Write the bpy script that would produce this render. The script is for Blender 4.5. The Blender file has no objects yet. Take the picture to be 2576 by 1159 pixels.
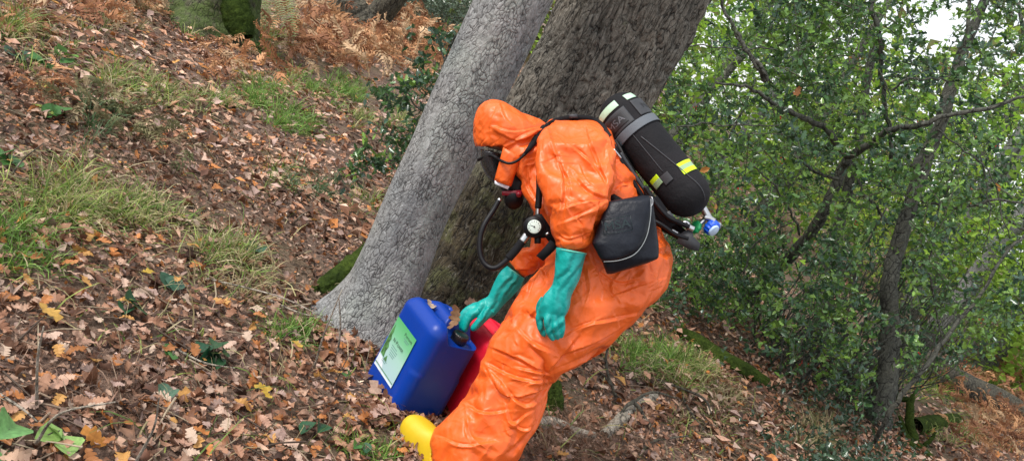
import bpy, bmesh, math, random, time
import numpy as np
from mathutils import Vector, Matrix, Euler, noise
T0 = time.time()
R = math.radians
SC = bpy.context.scene
COL = SC.collection
rnd = random.Random(7)
rng = np.random.default_rng(11)

# ------------------------------------------------------------------ camera
FPX, CU, CV, HCAM = 2230.0, 1287.5, 579.5, 1.54     # working pixels: the photograph at 2575 x 1159
PITCH, ROLL = R(12.8), R(28.5)
C0 = np.array([0.0, 0.0, HCAM])
fwd = np.array([0, math.cos(PITCH), -math.sin(PITCH)])
up0 = np.array([0, math.sin(PITCH), math.cos(PITCH)])
rx = np.array([1.0, 0, 0])
rgt = math.cos(ROLL) * rx + math.sin(ROLL) * up0
upv = -math.sin(ROLL) * rx + math.cos(ROLL) * up0
cam_d = bpy.data.cameras.new('camera')
cam = bpy.data.objects.new('camera', cam_d); COL.objects.link(cam)
M4 = Matrix((tuple(rgt) + (0,), tuple(upv) + (0,), tuple(-fwd) + (0,), (0, 0, 0, 1))).transposed()
M4.translation = Vector(C0)
cam.matrix_world = M4
cam_d.sensor_width = 36; cam_d.lens = 36 * FPX / 2575
cam_d.clip_start = 0.05; cam_d.clip_end = 2000
SC.camera = cam

# ------------------------------------------------------------------ world, sun, exposure
SUN_EL, SUN_AZ = R(48), R(-118)          # azimuth from +Y towards +X
wd = bpy.data.worlds.new('World'); SC.world = wd; wd.use_nodes = True
wn = wd.node_tree; wn.nodes.clear()
np.seterr(over='ignore')
sky = wn.nodes.new('ShaderNodeTexSky'); sky.sky_type = 'NISHITA'; sky.sun_disc = False
sky.sun_elevation = SUN_EL; sky.sun_rotation = SUN_AZ
sky.air_density = 1.0; sky.dust_density = 3.0; sky.ozone_density = 1.0
hs = wn.nodes.new('ShaderNodeHueSaturation'); hs.inputs['Saturation'].default_value = 0.42
bg = wn.nodes.new('ShaderNodeBackground'); bg.inputs['Strength'].default_value = 0.14
wo = wn.nodes.new('ShaderNodeOutputWorld')
cl = wn.nodes.new('ShaderNodeMix'); cl.data_type = 'RGBA'; cl.inputs[0].default_value = 0.5; cl.inputs[7].default_value = (9.6, 9.8, 10.0, 1)   # thin bright cloud
wn.links.new(sky.outputs[0], hs.inputs['Color']); wn.links.new(hs.outputs[0], cl.inputs[6]); wn.links.new(cl.outputs[2], bg.inputs[0]); wn.links.new(bg.outputs[0], wo.inputs[0])
sl = bpy.data.lights.new('sun', 'SUN'); sl.energy = 2.4; sl.angle = R(18); sl.color = (1.0, 0.95, 0.88)
so = bpy.data.objects.new('sun', sl); COL.objects.link(so)
sd = Vector((math.sin(SUN_AZ) * math.cos(SUN_EL), math.cos(SUN_AZ) * math.cos(SUN_EL), math.sin(SUN_EL)))
so.rotation_euler = sd.to_track_quat('Z', 'Y').to_euler(); so.location = sd * 30
SC.view_settings.view_transform = 'Standard'; SC.view_settings.look = 'None'
SC.view_settings.gamma = 1; SC.view_settings.use_curve_mapping = False
SC.view_settings.exposure = 0.42
SC.render.engine = 'CYCLES'
SC.cycles.max_bounces = 6; SC.cycles.diffuse_bounces = 3; SC.cycles.glossy_bounces = 2
SC.cycles.transmission_bounces = 4; SC.cycles.transparent_max_bounces = 6

# ------------------------------------------------------------------ geometry helpers
def P(u, v, z):
    """working pixel (u,v) at depth z (metres along the lens axis) -> world point(s)"""
    u = np.asarray(u, float)[..., None]; v = np.asarray(v, float)[..., None]; z = np.asarray(z, float)[..., None]
    return C0 + z * (fwd + rgt * (u - CU) / FPX + upv * (CV - v) / FPX)

def hash2(ix, iy, s=0):
    h = (ix.astype(np.int64) * 374761393 + iy.astype(np.int64) * 668265263 + int(s) * 982451653) & 0xffffffff
    h = ((h ^ (h >> 13)) * 1274126177) & 0xffffffff
    h = ((h ^ (h >> 16)) * 2246822519) & 0xffffffff
    return ((h ^ (h >> 15)) & 0xffffff) / float(0xffffff)

def hash3(ix, iy, iz, s=0):
    return hash2(ix + iz * 7919, iy - iz * 104729, s)

def vnoise(x, y, s=0):
    xi = np.floor(x); yi = np.floor(y); fx = x - xi; fy = y - yi
    fx = fx * fx * (3 - 2 * fx); fy = fy * fy * (3 - 2 * fy)
    xi = xi.astype(np.int64); yi = yi.astype(np.int64)
    a = hash2(xi, yi, s); b = hash2(xi + 1, yi, s); c = hash2(xi, yi + 1, s); d = hash2(xi + 1, yi + 1, s)
    return (a * (1 - fx) + b * fx) * (1 - fy) + (c * (1 - fx) + d * fx) * fy

def vnoise3(p, s=0):
    i = np.floor(p); f = p - i; f = f * f * (3 - 2 * f); i = i.astype(np.int64)
    r = 0
    for dx in (0, 1):
        for dy in (0, 1):
            for dz in (0, 1):
                w = (f[:, 0] if dx else 1 - f[:, 0]) * (f[:, 1] if dy else 1 - f[:, 1]) * (f[:, 2] if dz else 1 - f[:, 2])
                r = r + w * hash3(i[:, 0] + dx, i[:, 1] + dy, i[:, 2] + dz, s)
    return r

def fbm(x, y, s=0, o=4):
    r = 0; a = 0.5; t = 0
    for k in range(o):
        r = r + a * vnoise(x * 2 ** k, y * 2 ** k, s + k); t += a; a *= 0.5
    return r / t

def voro(x, y, s=0):
    """F1, F2-F1, cell id"""
    xi = np.floor(x).astype(np.int64); yi = np.floor(y).astype(np.int64)
    f1 = np.full(x.shape, 9.0); f2 = np.full(x.shape, 9.0); cid = np.zeros(x.shape)
    for dx in (-1, 0, 1):
        for dy in (-1, 0, 1):
            cx = xi + dx; cy = yi + dy
            px = cx + hash2(cx, cy, s); py = cy + hash2(cx, cy, s + 5)
            d = np.hypot(px - x, py - y); m = d < f1
            f2 = np.where(m, f1, np.minimum(f2, d)); cid = np.where(m, hash2(cx, cy, s + 9), cid); f1 = np.where(m, d, f1)
    return f1, f2 - f1, cid

def voro3(p, s=0):
    pi = np.floor(p).astype(np.int64); n = len(p)
    f1 = np.full(n, 9.0); f2 = np.full(n, 9.0); cid = np.zeros(n)
    for dx in (-1, 0, 1):
        for dy in (-1, 0, 1):
            for dz in (-1, 0, 1):
                c = pi + np.array([dx, dy, dz]); x, y, z = c[:, 0], c[:, 1], c[:, 2]
                q = c + np.stack([hash3(x, y, z, s), hash3(x, y, z, s + 3), hash3(x, y, z, s + 6)], -1)
                d = np.linalg.norm(q - p, axis=1); m = d < f1
                f2 = np.where(m, f1, np.minimum(f2, d)); cid = np.where(m, hash3(x, y, z, s + 9), cid); f1 = np.where(m, d, f1)
    return f1, f2 - f1, cid

def gh(x, y):
    """height of the forest floor"""
    x = np.asarray(x, float); y = np.asarray(y, float)
    h = (fbm(x * 0.55 + 40, y * 0.55 + 13, 3, 3) - 0.5) * 0.16 + (fbm(x * 2.3 + 9, y * 2.3, 8, 3) - 0.5) * 0.05
    far = np.clip((np.hypot(x, y) - 14) / 30, 0, 1)
    h = h + far * (fbm(x * 0.06 + 5, y * 0.06 + 5, 21, 2) - 0.45) * 1.6
    return h

def G(u, v, dz=0.0):
    """where the ray through working pixel (u,v) meets the ground -> world point"""
    d = fwd + rgt * (u - CU) / FPX + upv * (CV - v) / FPX
    t = -HCAM / d[2]
    for _ in range(12):
        p = C0 + d * t; t = (float(gh(p[0], p[1])) + dz - HCAM) / d[2]
    return C0 + d * t

def proj(p):
    q = np.asarray(p) - C0
    z = q @ fwd
    return CU + FPX * (q @ rgt) / z, CV - FPX * (q @ upv) / z, z

def depth(p): return float((np.asarray(p) - C0) @ fwd)

def link(o, parent=None):
    COL.objects.link(o)
    if parent is not None: o.parent = parent
    return o

def mesh_np(name, V, F, mat=None, parent=None, smooth=False, col=None, loc=None):
    """V (n,3); F (m,k) uniform polygons or a list of such arrays; col (n,3) per-vertex colour attribute"""
    me = bpy.data.meshes.new(name)
    V = np.asarray(V, np.float32)
    if loc is not None: V = V - np.asarray(loc, np.float32)
    Fs = F if isinstance(F, list) else [F]
    Fs = [np.asarray(f, np.int32) for f in Fs if len(f)]
    li = np.concatenate([f.ravel() for f in Fs]); tot = np.concatenate([np.full(len(f), f.shape[1]) for f in Fs])
    st = np.concatenate([[0], np.cumsum(tot)[:-1]])
    me.vertices.add(len(V)); me.vertices.foreach_set('co', V.ravel())
    me.loops.add(len(li)); me.loops.foreach_set('vertex_index', li.astype(np.int32))
    me.polygons.add(len(tot)); me.polygons.foreach_set('loop_start', st.astype(np.int32))
    me.update(calc_edges=True); me.validate()
    if col is not None:
        c = np.ones((len(V), 4), np.float32); c[:, :3] = col
        a = me.color_attributes.new('tint', 'FLOAT_COLOR', 'POINT'); a.data.foreach_set('color', c.ravel())
    if smooth: me.polygons.foreach_set('use_smooth', np.ones(len(me.polygons), bool))
    if mat: me.materials.append(mat)
    o = link(bpy.data.objects.new(name, me), parent)
    if loc is not None: o.location = tuple(float(a) for a in loc)
    return o

def empty(name, loc, label=None, cat=None, group=None):
    o = link(bpy.data.objects.new(name, None)); o.location = tuple(float(a) for a in loc); o.empty_display_size = 0.1
    tag(o, label, cat, group); return o

def tag(o, label=None, cat=None, group=None, kind=None):
    if label: o['label'] = label
    if cat: o['category'] = cat
    if group: o['group'] = group
    if kind: o['kind'] = kind
    return o

def local(o, parent):
    """parent o (whose mesh is in world coordinates) under an un-rotated, un-scaled parent"""
    o.parent = parent; o.location = Vector(o.location) - world_loc(parent); return o

def world_loc(o):
    v = Vector(o.location)
    while o.parent: o = o.parent; v += Vector(o.location)
    return v

def frame_of(path):
    path = np.asarray(path, float); n = len(path)
    t = np.gradient(path, axis=0); t /= np.linalg.norm(t, axis=1)[:, None] + 1e-9
    a = np.cross(t[0], [0.13, 0.21, 0.97]); a /= np.linalg.norm(a) + 1e-9
    A = np.zeros_like(path)
    for i in range(n):
        a = a - t[i] * (a @ t[i]); a /= np.linalg.norm(a) + 1e-9; A[i] = a
    return t, A, np.cross(t, A)

def tube_np(path, rad, seg=8, caps=True):
    path = np.asarray(path, float); n = len(path); rad = np.broadcast_to(np.asarray(rad, float), (n,))
    t, A, B = frame_of(path)
    th = np.linspace(0, 2 * np.pi, seg, endpoint=False)
    V = path[:, None] + rad[:, None, None] * (A[:, None] * np.cos(th)[None, :, None] + B[:, None] * np.sin(th)[None, :, None])
    V = V.reshape(-1, 3)
    i = np.arange(n - 1)[:, None] * seg; j = np.arange(seg)[None]; k = (j + 1) % seg
    F = np.stack([i + j, i + k, i + seg + k, i + seg + j], -1).reshape(-1, 4)
    Fs = [F]
    if caps:
        V = np.vstack([V, path[0], path[-1]]); c0 = n * seg; c1 = c0 + 1
        jj = np.arange(seg); kk = (jj + 1) % seg
        Fs.append(np.stack([kk, jj, np.full(seg, c0)], -1)); Fs.append(np.stack([(n - 1) * seg + jj, (n - 1) * seg + kk, np.full(seg, c1)], -1))
    return V, Fs

def cat_meshes(L):
    """merge [(V,[F..],col?)...] of quads and tris into V,[quads],[tris]"""
    Vs, q, t, cs = [], [], [], []; off = 0
    for it in L:
        V, Fs = it[0], it[1]
        if not isinstance(Fs, list): Fs = [Fs]
        Vs.append(V)
        for f in Fs:
            f = np.asarray(f)
            if len(f): (q if f.shape[1] == 4 else t).append(f + off)
        if len(it) > 2: cs.append(np.broadcast_to(np.asarray(it[2], float), (len(V), 3)))
        off += len(V)
    F = []
    if q: F.append(np.concatenate(q))
    if t: F.append(np.concatenate(t))
    return np.vstack(Vs), F, (np.vstack(cs) if cs else None)

def smooth_path(pts, n=40):
    pts = np.asarray(pts, float); m = len(pts)
    if m < 3:
        s = np.linspace(0, 1, n)[:, None]; return pts[0] * (1 - s) + pts[-1] * s
    p = np.vstack([2 * pts[0] - pts[1], pts, 2 * pts[-1] - pts[-2]])
    out = []
    for s in np.linspace(0, m - 1 - 1e-9, n):
        i = int(s); f = s - i; a, b, c, d = p[i], p[i + 1], p[i + 2], p[i + 3]
        out.append(0.5 * ((2 * b) + (-a + c) * f + (2 * a - 5 * b + 4 * c - d) * f * f + (-a + 3 * b - 3 * c + d) * f ** 3))
    return np.array(out)

def tube(name, pts, rad, mat, parent=None, seg=10, n=None, smooth=True):
    pts = np.asarray(pts, float)
    if n: 
        r = np.interp(np.linspace(0, 1, n), np.linspace(0, 1, len(np.atleast_1d(rad))), np.atleast_1d(rad)) if np.ndim(rad) else rad
        pts = smooth_path(pts, n)
    else: r = rad
    V, F = tube_np(pts, r, seg)
    return mesh_np(name, V, F, mat, parent, smooth)

def pix_path(L):
    return np.array([P(u, v, z) for u, v, z in L])

# ------------------------------------------------------------------ materials
def new_mat(name):
    m = bpy.data.materials.new(name); m.use_nodes = True
    nt = m.node_tree; b = nt.nodes['Principled BSDF']; return m, nt, b

def N(nt, typ, **kw):
    n = nt.nodes.new(typ)
    for k, v in kw.items():
        if k in n.inputs.keys() if hasattr(n.inputs, 'keys') else False: n.inputs[k].default_value = v
        else: setattr(n, k, v)
    return n

def ramp(nt, fac, stops, interp='LINEAR'):
    r = nt.nodes.new('ShaderNodeValToRGB'); e = r.color_ramp.elements; r.color_ramp.interpolation = interp
    while len(e) < len(stops): e.new(0.5)
    for i, (p, c) in enumerate(stops):
        e[i].position = p; e[i].color = (c[0], c[1], c[2], 1) if not np.isscalar(c) else (c, c, c, 1)
    nt.links.new(fac, r.inputs[0]); return r.outputs[0]

def tex_noise(nt, vec, scale, detail=4, rough=0.55, dist=0.0):
    n = nt.nodes.new('ShaderNodeTexNoise'); n.inputs['Scale'].default_value = scale
    n.inputs['Detail'].default_value = detail; n.inputs['Roughness'].default_value = rough; n.inputs['Distortion'].default_value = dist
    if vec is not None: nt.links.new(vec, n.inputs['Vector'])
    return n.outputs['Fac']

def coords(nt, kind='Object', scale=(1, 1, 1), rot=(0, 0, 0)):
    t = nt.nodes.new('ShaderNodeTexCoord'); m = nt.nodes.new('ShaderNodeMapping')
    m.inputs['Scale'].default_value = scale; m.inputs['Rotation'].default_value = rot
    nt.links.new(t.outputs[kind], m.inputs['Vector']); return m.outputs[0]

def mix(nt, fac, a, b, mode='MIX'):
    m = nt.nodes.new('ShaderNodeMix'); m.data_type = 'RGBA'; m.blend_type = mode
    for sock, val in ((m.inputs[0], fac), (m.inputs[6], a), (m.inputs[7], b)):
        if isinstance(val, (int, float)): sock.default_value = val
        elif isinstance(val, (tuple, list)): sock.default_value = (val[0], val[1], val[2], 1)
        else: nt.links.new(val, sock)
    return m.outputs[2]

def bump(nt, b, height, strength=0.3, dist=0.01, prev=None):
    n = nt.nodes.new('ShaderNodeBump'); n.inputs['Strength'].default_value = strength; n.inputs['Distance'].default_value = dist
    nt.links.new(height, n.inputs['Height'])
    if prev is not None: nt.links.new(prev, n.inputs['Normal'])
    if b is not None: nt.links.new(n.outputs[0], b.inputs['Normal'])
    return n.outputs[0]

def simple_mat(name, col, rough=0.5, metal=0.0, var=0.12, scale=40, bumps=0.05, bd=0.002, spec=0.5, coat=0.0):
    m, nt, b = new_mat(name)
    co = coords(nt); n = tex_noise(nt, co, scale, 5)
    c = ramp(nt, n, [(0.3, tuple(x * (1 - var) for x in col)), (0.7, tuple(min(1, x * (1 + var)) for x in col))])
    nt.links.new(c, b.inputs['Base Color']); b.inputs['Roughness'].default_value = rough; b.inputs['Metallic'].default_value = metal
    b.inputs['Specular IOR Level'].default_value = spec; b.inputs['Coat Weight'].default_value = coat
    if bumps: bump(nt, b, n, bumps, bd)
    return m
# ================================================================== forest floor
def ground_material():
    m, nt, b = new_mat('forest_soil')
    co = coords(nt)
    n1 = tex_noise(nt, co, 9, 6, 0.65); n2 = tex_noise(nt, co, 55, 5, 0.6); n3 = tex_noise(nt, co, 0.7, 4)
    a = ramp(nt, n2, [(0.3, (0.07, 0.045, 0.032)), (0.55, (0.19, 0.12, 0.088)), (0.75, (0.36, 0.25, 0.19))])
    g = ramp(nt, n1, [(0.3, (0.05, 0.06, 0.015)), (0.7, (0.14, 0.10, 0.045))])
    f = ramp(nt, n3, [(0.45, 0.0), (0.62, 0.55)])
    nt.links.new(mix(nt, f, a, g), b.inputs['Base Color']); b.inputs['Roughness'].default_value = 0.95
    bump(nt, b, n2, 0.9, 0.03); return m
def build_ground():
    # one sheet, finely divided near the camera, running to the horizon
    xs = np.concatenate([-np.geomspace(9, 600, 34)[::-1], np.linspace(-8.6, 9.6, 130), np.geomspace(10, 600, 34)])
    ys = np.concatenate([-np.geomspace(1, 500, 20)[::-1], np.linspace(-0.8, 16, 120), np.geomspace(16.5, 900, 44)])
    X, Y = np.meshgrid(xs, ys); Z = gh(X, Y)
    V = np.stack([X, Y, Z], -1).reshape(-1, 3); w = len(xs)
    i = np.arange(len(ys) - 1)[:, None] * w; j = np.arange(w - 1)[None]
    F = np.stack([i + j, i + j + 1, i + w + j + 1, i + w + j], -1).reshape(-1, 4)
    return tag(mesh_np('ground', V, F, ground_material(), None, True), kind='structure')
GROUND = build_ground()

# ------------------------------------------------------------------ leaf shapes
def oak_leaf(seed, lobes=4, curl=0.5):
    """lobed leaf of length 1 lying in XY, midrib along X, curled in Z"""
    r = random.Random(seed); n = lobes + 1
    mx = np.linspace(-0.06, 1, n + 1)
    V = [(x, 0.0, 0.0) for x in mx]; F = []
    for sgn in (1, -1):
        base = len(V); sin_, tips = [], []
        for i in range(n + 1):
            t = mx[i]; w = 0.17 * math.sin(math.pi * min(1, max(0, t * .8 + .1))) ** 1.3 + 0.012
            sin_.append(len(V)); V.append((t + (0.02 if 0 < i < n else 0), sgn * w, 0.0))
        for i in range(n):
            t = (mx[i] + mx[i + 1]) / 2; w = (0.09 + 0.22 * math.sin(math.pi * (0.12 + 0.8 * t)) ** 1.1) * r.uniform(.85, 1.15)
            for dx in (-0.03, 0.075):
                tips.append(len(V)); V.append((t + 0.05 + dx, sgn * w * (0.93 if dx < 0 else 1), 0.0))
        for i in range(n):
            s0, s1, t0, t1, m0, m1 = sin_[i], sin_[i + 1], tips[2 * i], tips[2 * i + 1], i, i + 1
            for f in ((m0, s0, t0), (m0, t0, m1), (m1, t0, t1), (m1, t1, s1)): F.append(f if sgn < 0 else f[::-1])
    V = np.array(V); c1 = r.uniform(-1, 1.6) * curl; c2 = r.uniform(-.6, 1.5) * curl; c3 = r.uniform(-1, 1) * curl
    x, y = V[:, 0] - .5, V[:, 1]
    V[:, 2] = c1 * 0.5 * x * x + c2 * 1.6 * y * y + c3 * x * y + 0.10 * np.abs(y) * c2 + 0.03 * np.sin(9 * x + seed) * (1 + 4 * np.abs(y))
    V[:, 0] -= .5; return V, np.array(F)

def oval_leaf(seed, n=4, w=0.3, curl=0.4, serr=0.0):
    r = random.Random(seed); mx = np.linspace(0, 1, n + 1); V = [(x, 0, 0) for x in mx]; F = []
    for sgn in (1, -1):
        b = len(V)
        for i in range(1, n): V.append((mx[i], sgn * w * math.sin(math.pi * mx[i] ** 0.85) * r.uniform(1 - serr, 1 + serr), 0))
        idx = [0] + list(range(b, b + n - 1)) + [n]
        for i in range(n):
            q = [i, idx[i], idx[i + 1], i + 1]; q = [a for k, a in enumerate(q) if a not in q[:k]]
            t = [(q[0], q[1], q[2])] + ([(q[0], q[2], q[3])] if len(q) == 4 else [])
            for f in t: F.append(f if sgn < 0 else f[::-1])
    V = np.array(V, float); c1 = r.uniform(-.8, 1.2) * curl; c2 = r.uniform(-.2, 1.5) * curl
    V[:, 2] = c1 * .6 * (V[:, 0] - .5) ** 2 + c2 * (np.abs(V[:, 1]) * .5 + V[:, 1] ** 2); V[:, 0] -= .5
    return V, np.array(F)

def holly_leaf(seed):
    r = random.Random(seed); V = [(0, 0, 0), (.5, 0, -.02), (1, 0, 0)]; F = []
    for sgn in (1, -1):
        b = len(V)
        pts = [(.12, .10), (.26, .27), (.38, .15), (.53, .30), (.66, .14), (.80, .20)]
        for (x, y) in pts: V.append((x, sgn * y, (0.10 if y > .18 else 0.02) * r.uniform(.3, 1.4)))
        o = list(range(b, b + 6))
        for f in ((0, o[0], o[1]), (0, o[1], o[2]), (0, o[2], 1), (1, o[2], o[3]), (1, o[3], o[4]), (1, o[4], 2), (2, o[4], o[5])):
            F.append(f if sgn < 0 else f[::-1])
    V = np.array(V, float); V[:, 0] -= .5; V[:, 2] -= .25 * V[:, 0] ** 2; return V, np.array(F)

def rand_rot(n, tilt, g):
    """rotation matrices: random yaw, tilt about a random horizontal axis (radians, normal spread)"""
    yaw = g.uniform(0, 2 * np.pi, n); ax = g.uniform(0, 2 * np.pi, n); ti = g.normal(0, 1, n) * tilt
    c, s = np.cos(yaw), np.sin(yaw); Rz = np.zeros((n, 3, 3)); Rz[:, 0, 0] = c; Rz[:, 0, 1] = -s; Rz[:, 1, 0] = s; Rz[:, 1, 1] = c; Rz[:, 2, 2] = 1
    k = np.stack([np.cos(ax), np.sin(ax), np.zeros(n)], -1)
    K = np.zeros((n, 3, 3)); K[:, 0, 2] = k[:, 1]; K[:, 1, 2] = -k[:, 0]; K[:, 2, 0] = -k[:, 1]; K[:, 2, 1] = k[:, 0]
    Rt = np.eye(3)[None] + np.sin(ti)[:, None, None] * K + (1 - np.cos(ti))[:, None, None] * (K @ K)
    return Rt @ Rz

def basis_rot(d, g, roll=None):
    """matrices whose X axis is d, random roll"""
    d = d / (np.linalg.norm(d, axis=1)[:, None] + 1e-9); n = len(d)
    h = np.tile([0.0, 0, 1], (n, 1)) + g.normal(0, .05, (n, 3)); y = np.cross(h, d); y /= np.linalg.norm(y, axis=1)[:, None] + 1e-9; z = np.cross(d, y)
    a = g.normal(0, 0.6, n) if roll is None else roll
    c, s = np.cos(a)[:, None], np.sin(a)[:, None]
    return np.stack([d, y * c + z * s, -y * s + z * c], -1)

def scatter(templates, pos, rot, size, colr, g, jitter=0.1):
    """copies of leaf templates -> V, F, C arrays"""
    k = g.integers(0, len(templates), len(pos)); Vs, Fs, Cs = [], [], []; off = 0
    for ti, (tv, tf) in enumerate(templates):
        m = np.nonzero(k == ti)[0]
        if not len(m): continue
        V = np.einsum('nij,vj->nvi', rot[m], tv) * size[m][:, None, None] + pos[m][:, None]
        F = tf[None] + (np.arange(len(m)) * len(tv))[:, None, None] + off
        C = np.repeat(colr[m][:, None], len(tv), 1); C = C * (1 + g.uniform(-jitter, jitter, C.shape[:2] + (1,)))
        Vs.append(V.reshape(-1, 3)); Fs.append(F.reshape(-1, tf.shape[1])); Cs.append(C.reshape(-1, 3)); off += len(m) * len(tv)
    return np.vstack(Vs), np.vstack(Fs), np.clip(np.vstack(Cs), 0, 1)

def leaf_mat(name, rough=0.55, trans=0.25, spec=0.4, use_random=None, veins=0.2):
    m, nt, b = new_mat(name)
    if use_random:
        oi = nt.nodes.new('ShaderNodeObjectInfo'); c = ramp(nt, oi.outputs['Random'], use_random, 'CONSTANT')
    else:
        at = nt.nodes.new('ShaderNodeAttribute'); at.attribute_name = 'tint'; c = at.outputs['Color']
    co = coords(nt); n = tex_noise(nt, co, 70, 3)
    c = mix(nt, 1.0, c, ramp(nt, n, [(0.3, (0.72, 0.72, 0.72)), (0.7, (1.18, 1.18, 1.18))]), 'MULTIPLY')
    nt.links.new(c, b.inputs['Base Color']); b.inputs['Roughness'].default_value = rough; b.inputs['Specular IOR Level'].default_value = spec
    if trans:
        tr = nt.nodes.new('ShaderNodeBsdfTranslucent'); nt.links.new(c, tr.inputs['Color']); mx = nt.nodes.new('ShaderNodeMixShader'); mx.inputs[0].default_value = trans
        out = nt.nodes['Material Output']; nt.links.new(b.outputs[0], mx.inputs[1]); nt.links.new(tr.outputs[0], mx.inputs[2]); nt.links.new(mx.outputs[0], out.inputs[0])
    return m
MAT_LITTER = leaf_mat('dry_leaf', 0.6, 0.12, 0.3)
MAT_GRASS = leaf_mat('grass_blade', 0.5, 0.3, 0.35)
MAT_HOLLY = leaf_mat('holly_leaf', 0.2, 0.3, 0.7)
MAT_FAR = leaf_mat('thin_leaf', 0.5, 0.5, 0.3)
MAT_BRACKEN = leaf_mat('dead_bracken', 0.7, 0.25, 0.2)

PAL = np.array([(0.36, 0.20, 0.13), (0.28, 0.145, 0.09), (0.46, 0.30, 0.22), (0.20, 0.095, 0.055), (0.50, 0.36, 0.29), (0.42, 0.17, 0.055), (0.12, 0.055, 0.035),
                (0.34, 0.24, 0.21), (0.07, 0.04, 0.03), (0.55, 0.42, 0.33), (0.48, 0.26, 0.08), (0.38, 0.23, 0.17)])
PAL = PAL * np.array([1.22, 1.18, 1.13])
PW = np.array([.15, .13, .12, .12, .07, .05, .10, .10, .06, .03, .012, .08]); PW = PW / PW.sum()

OAKS = [oak_leaf(i, 3 + i % 2, 0.6 + 0.3 * (i % 5)) for i in range(11)]
OVALS = [oval_leaf(40 + i, 3, 0.22 + 0.02 * i, 0.8) for i in range(5)]

def gpoints(n, g, zmin, zmax, umin=-500, umax=3100, vmin=-350, vmax=1550):
    """ground points spread evenly over the view (a margin beyond the frame included), between two lens depths"""
    u = g.uniform(umin, umax, n); v = g.uniform(vmin, vmax, n)
    d = fwd[None] + rgt[None] * ((u - CU) / FPX)[:, None] + upv[None] * ((CV - v) / FPX)[:, None]
    ok = d[:, 2] < -0.03; d = d[ok]; t = -HCAM / d[:, 2]; p = C0 + d * t[:, None]
    z = (p - C0) @ fwd; m = (z > zmin) & (z < zmax); p = p[m]; p[:, 2] = gh(p[:, 0], p[:, 1]); return p

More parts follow.
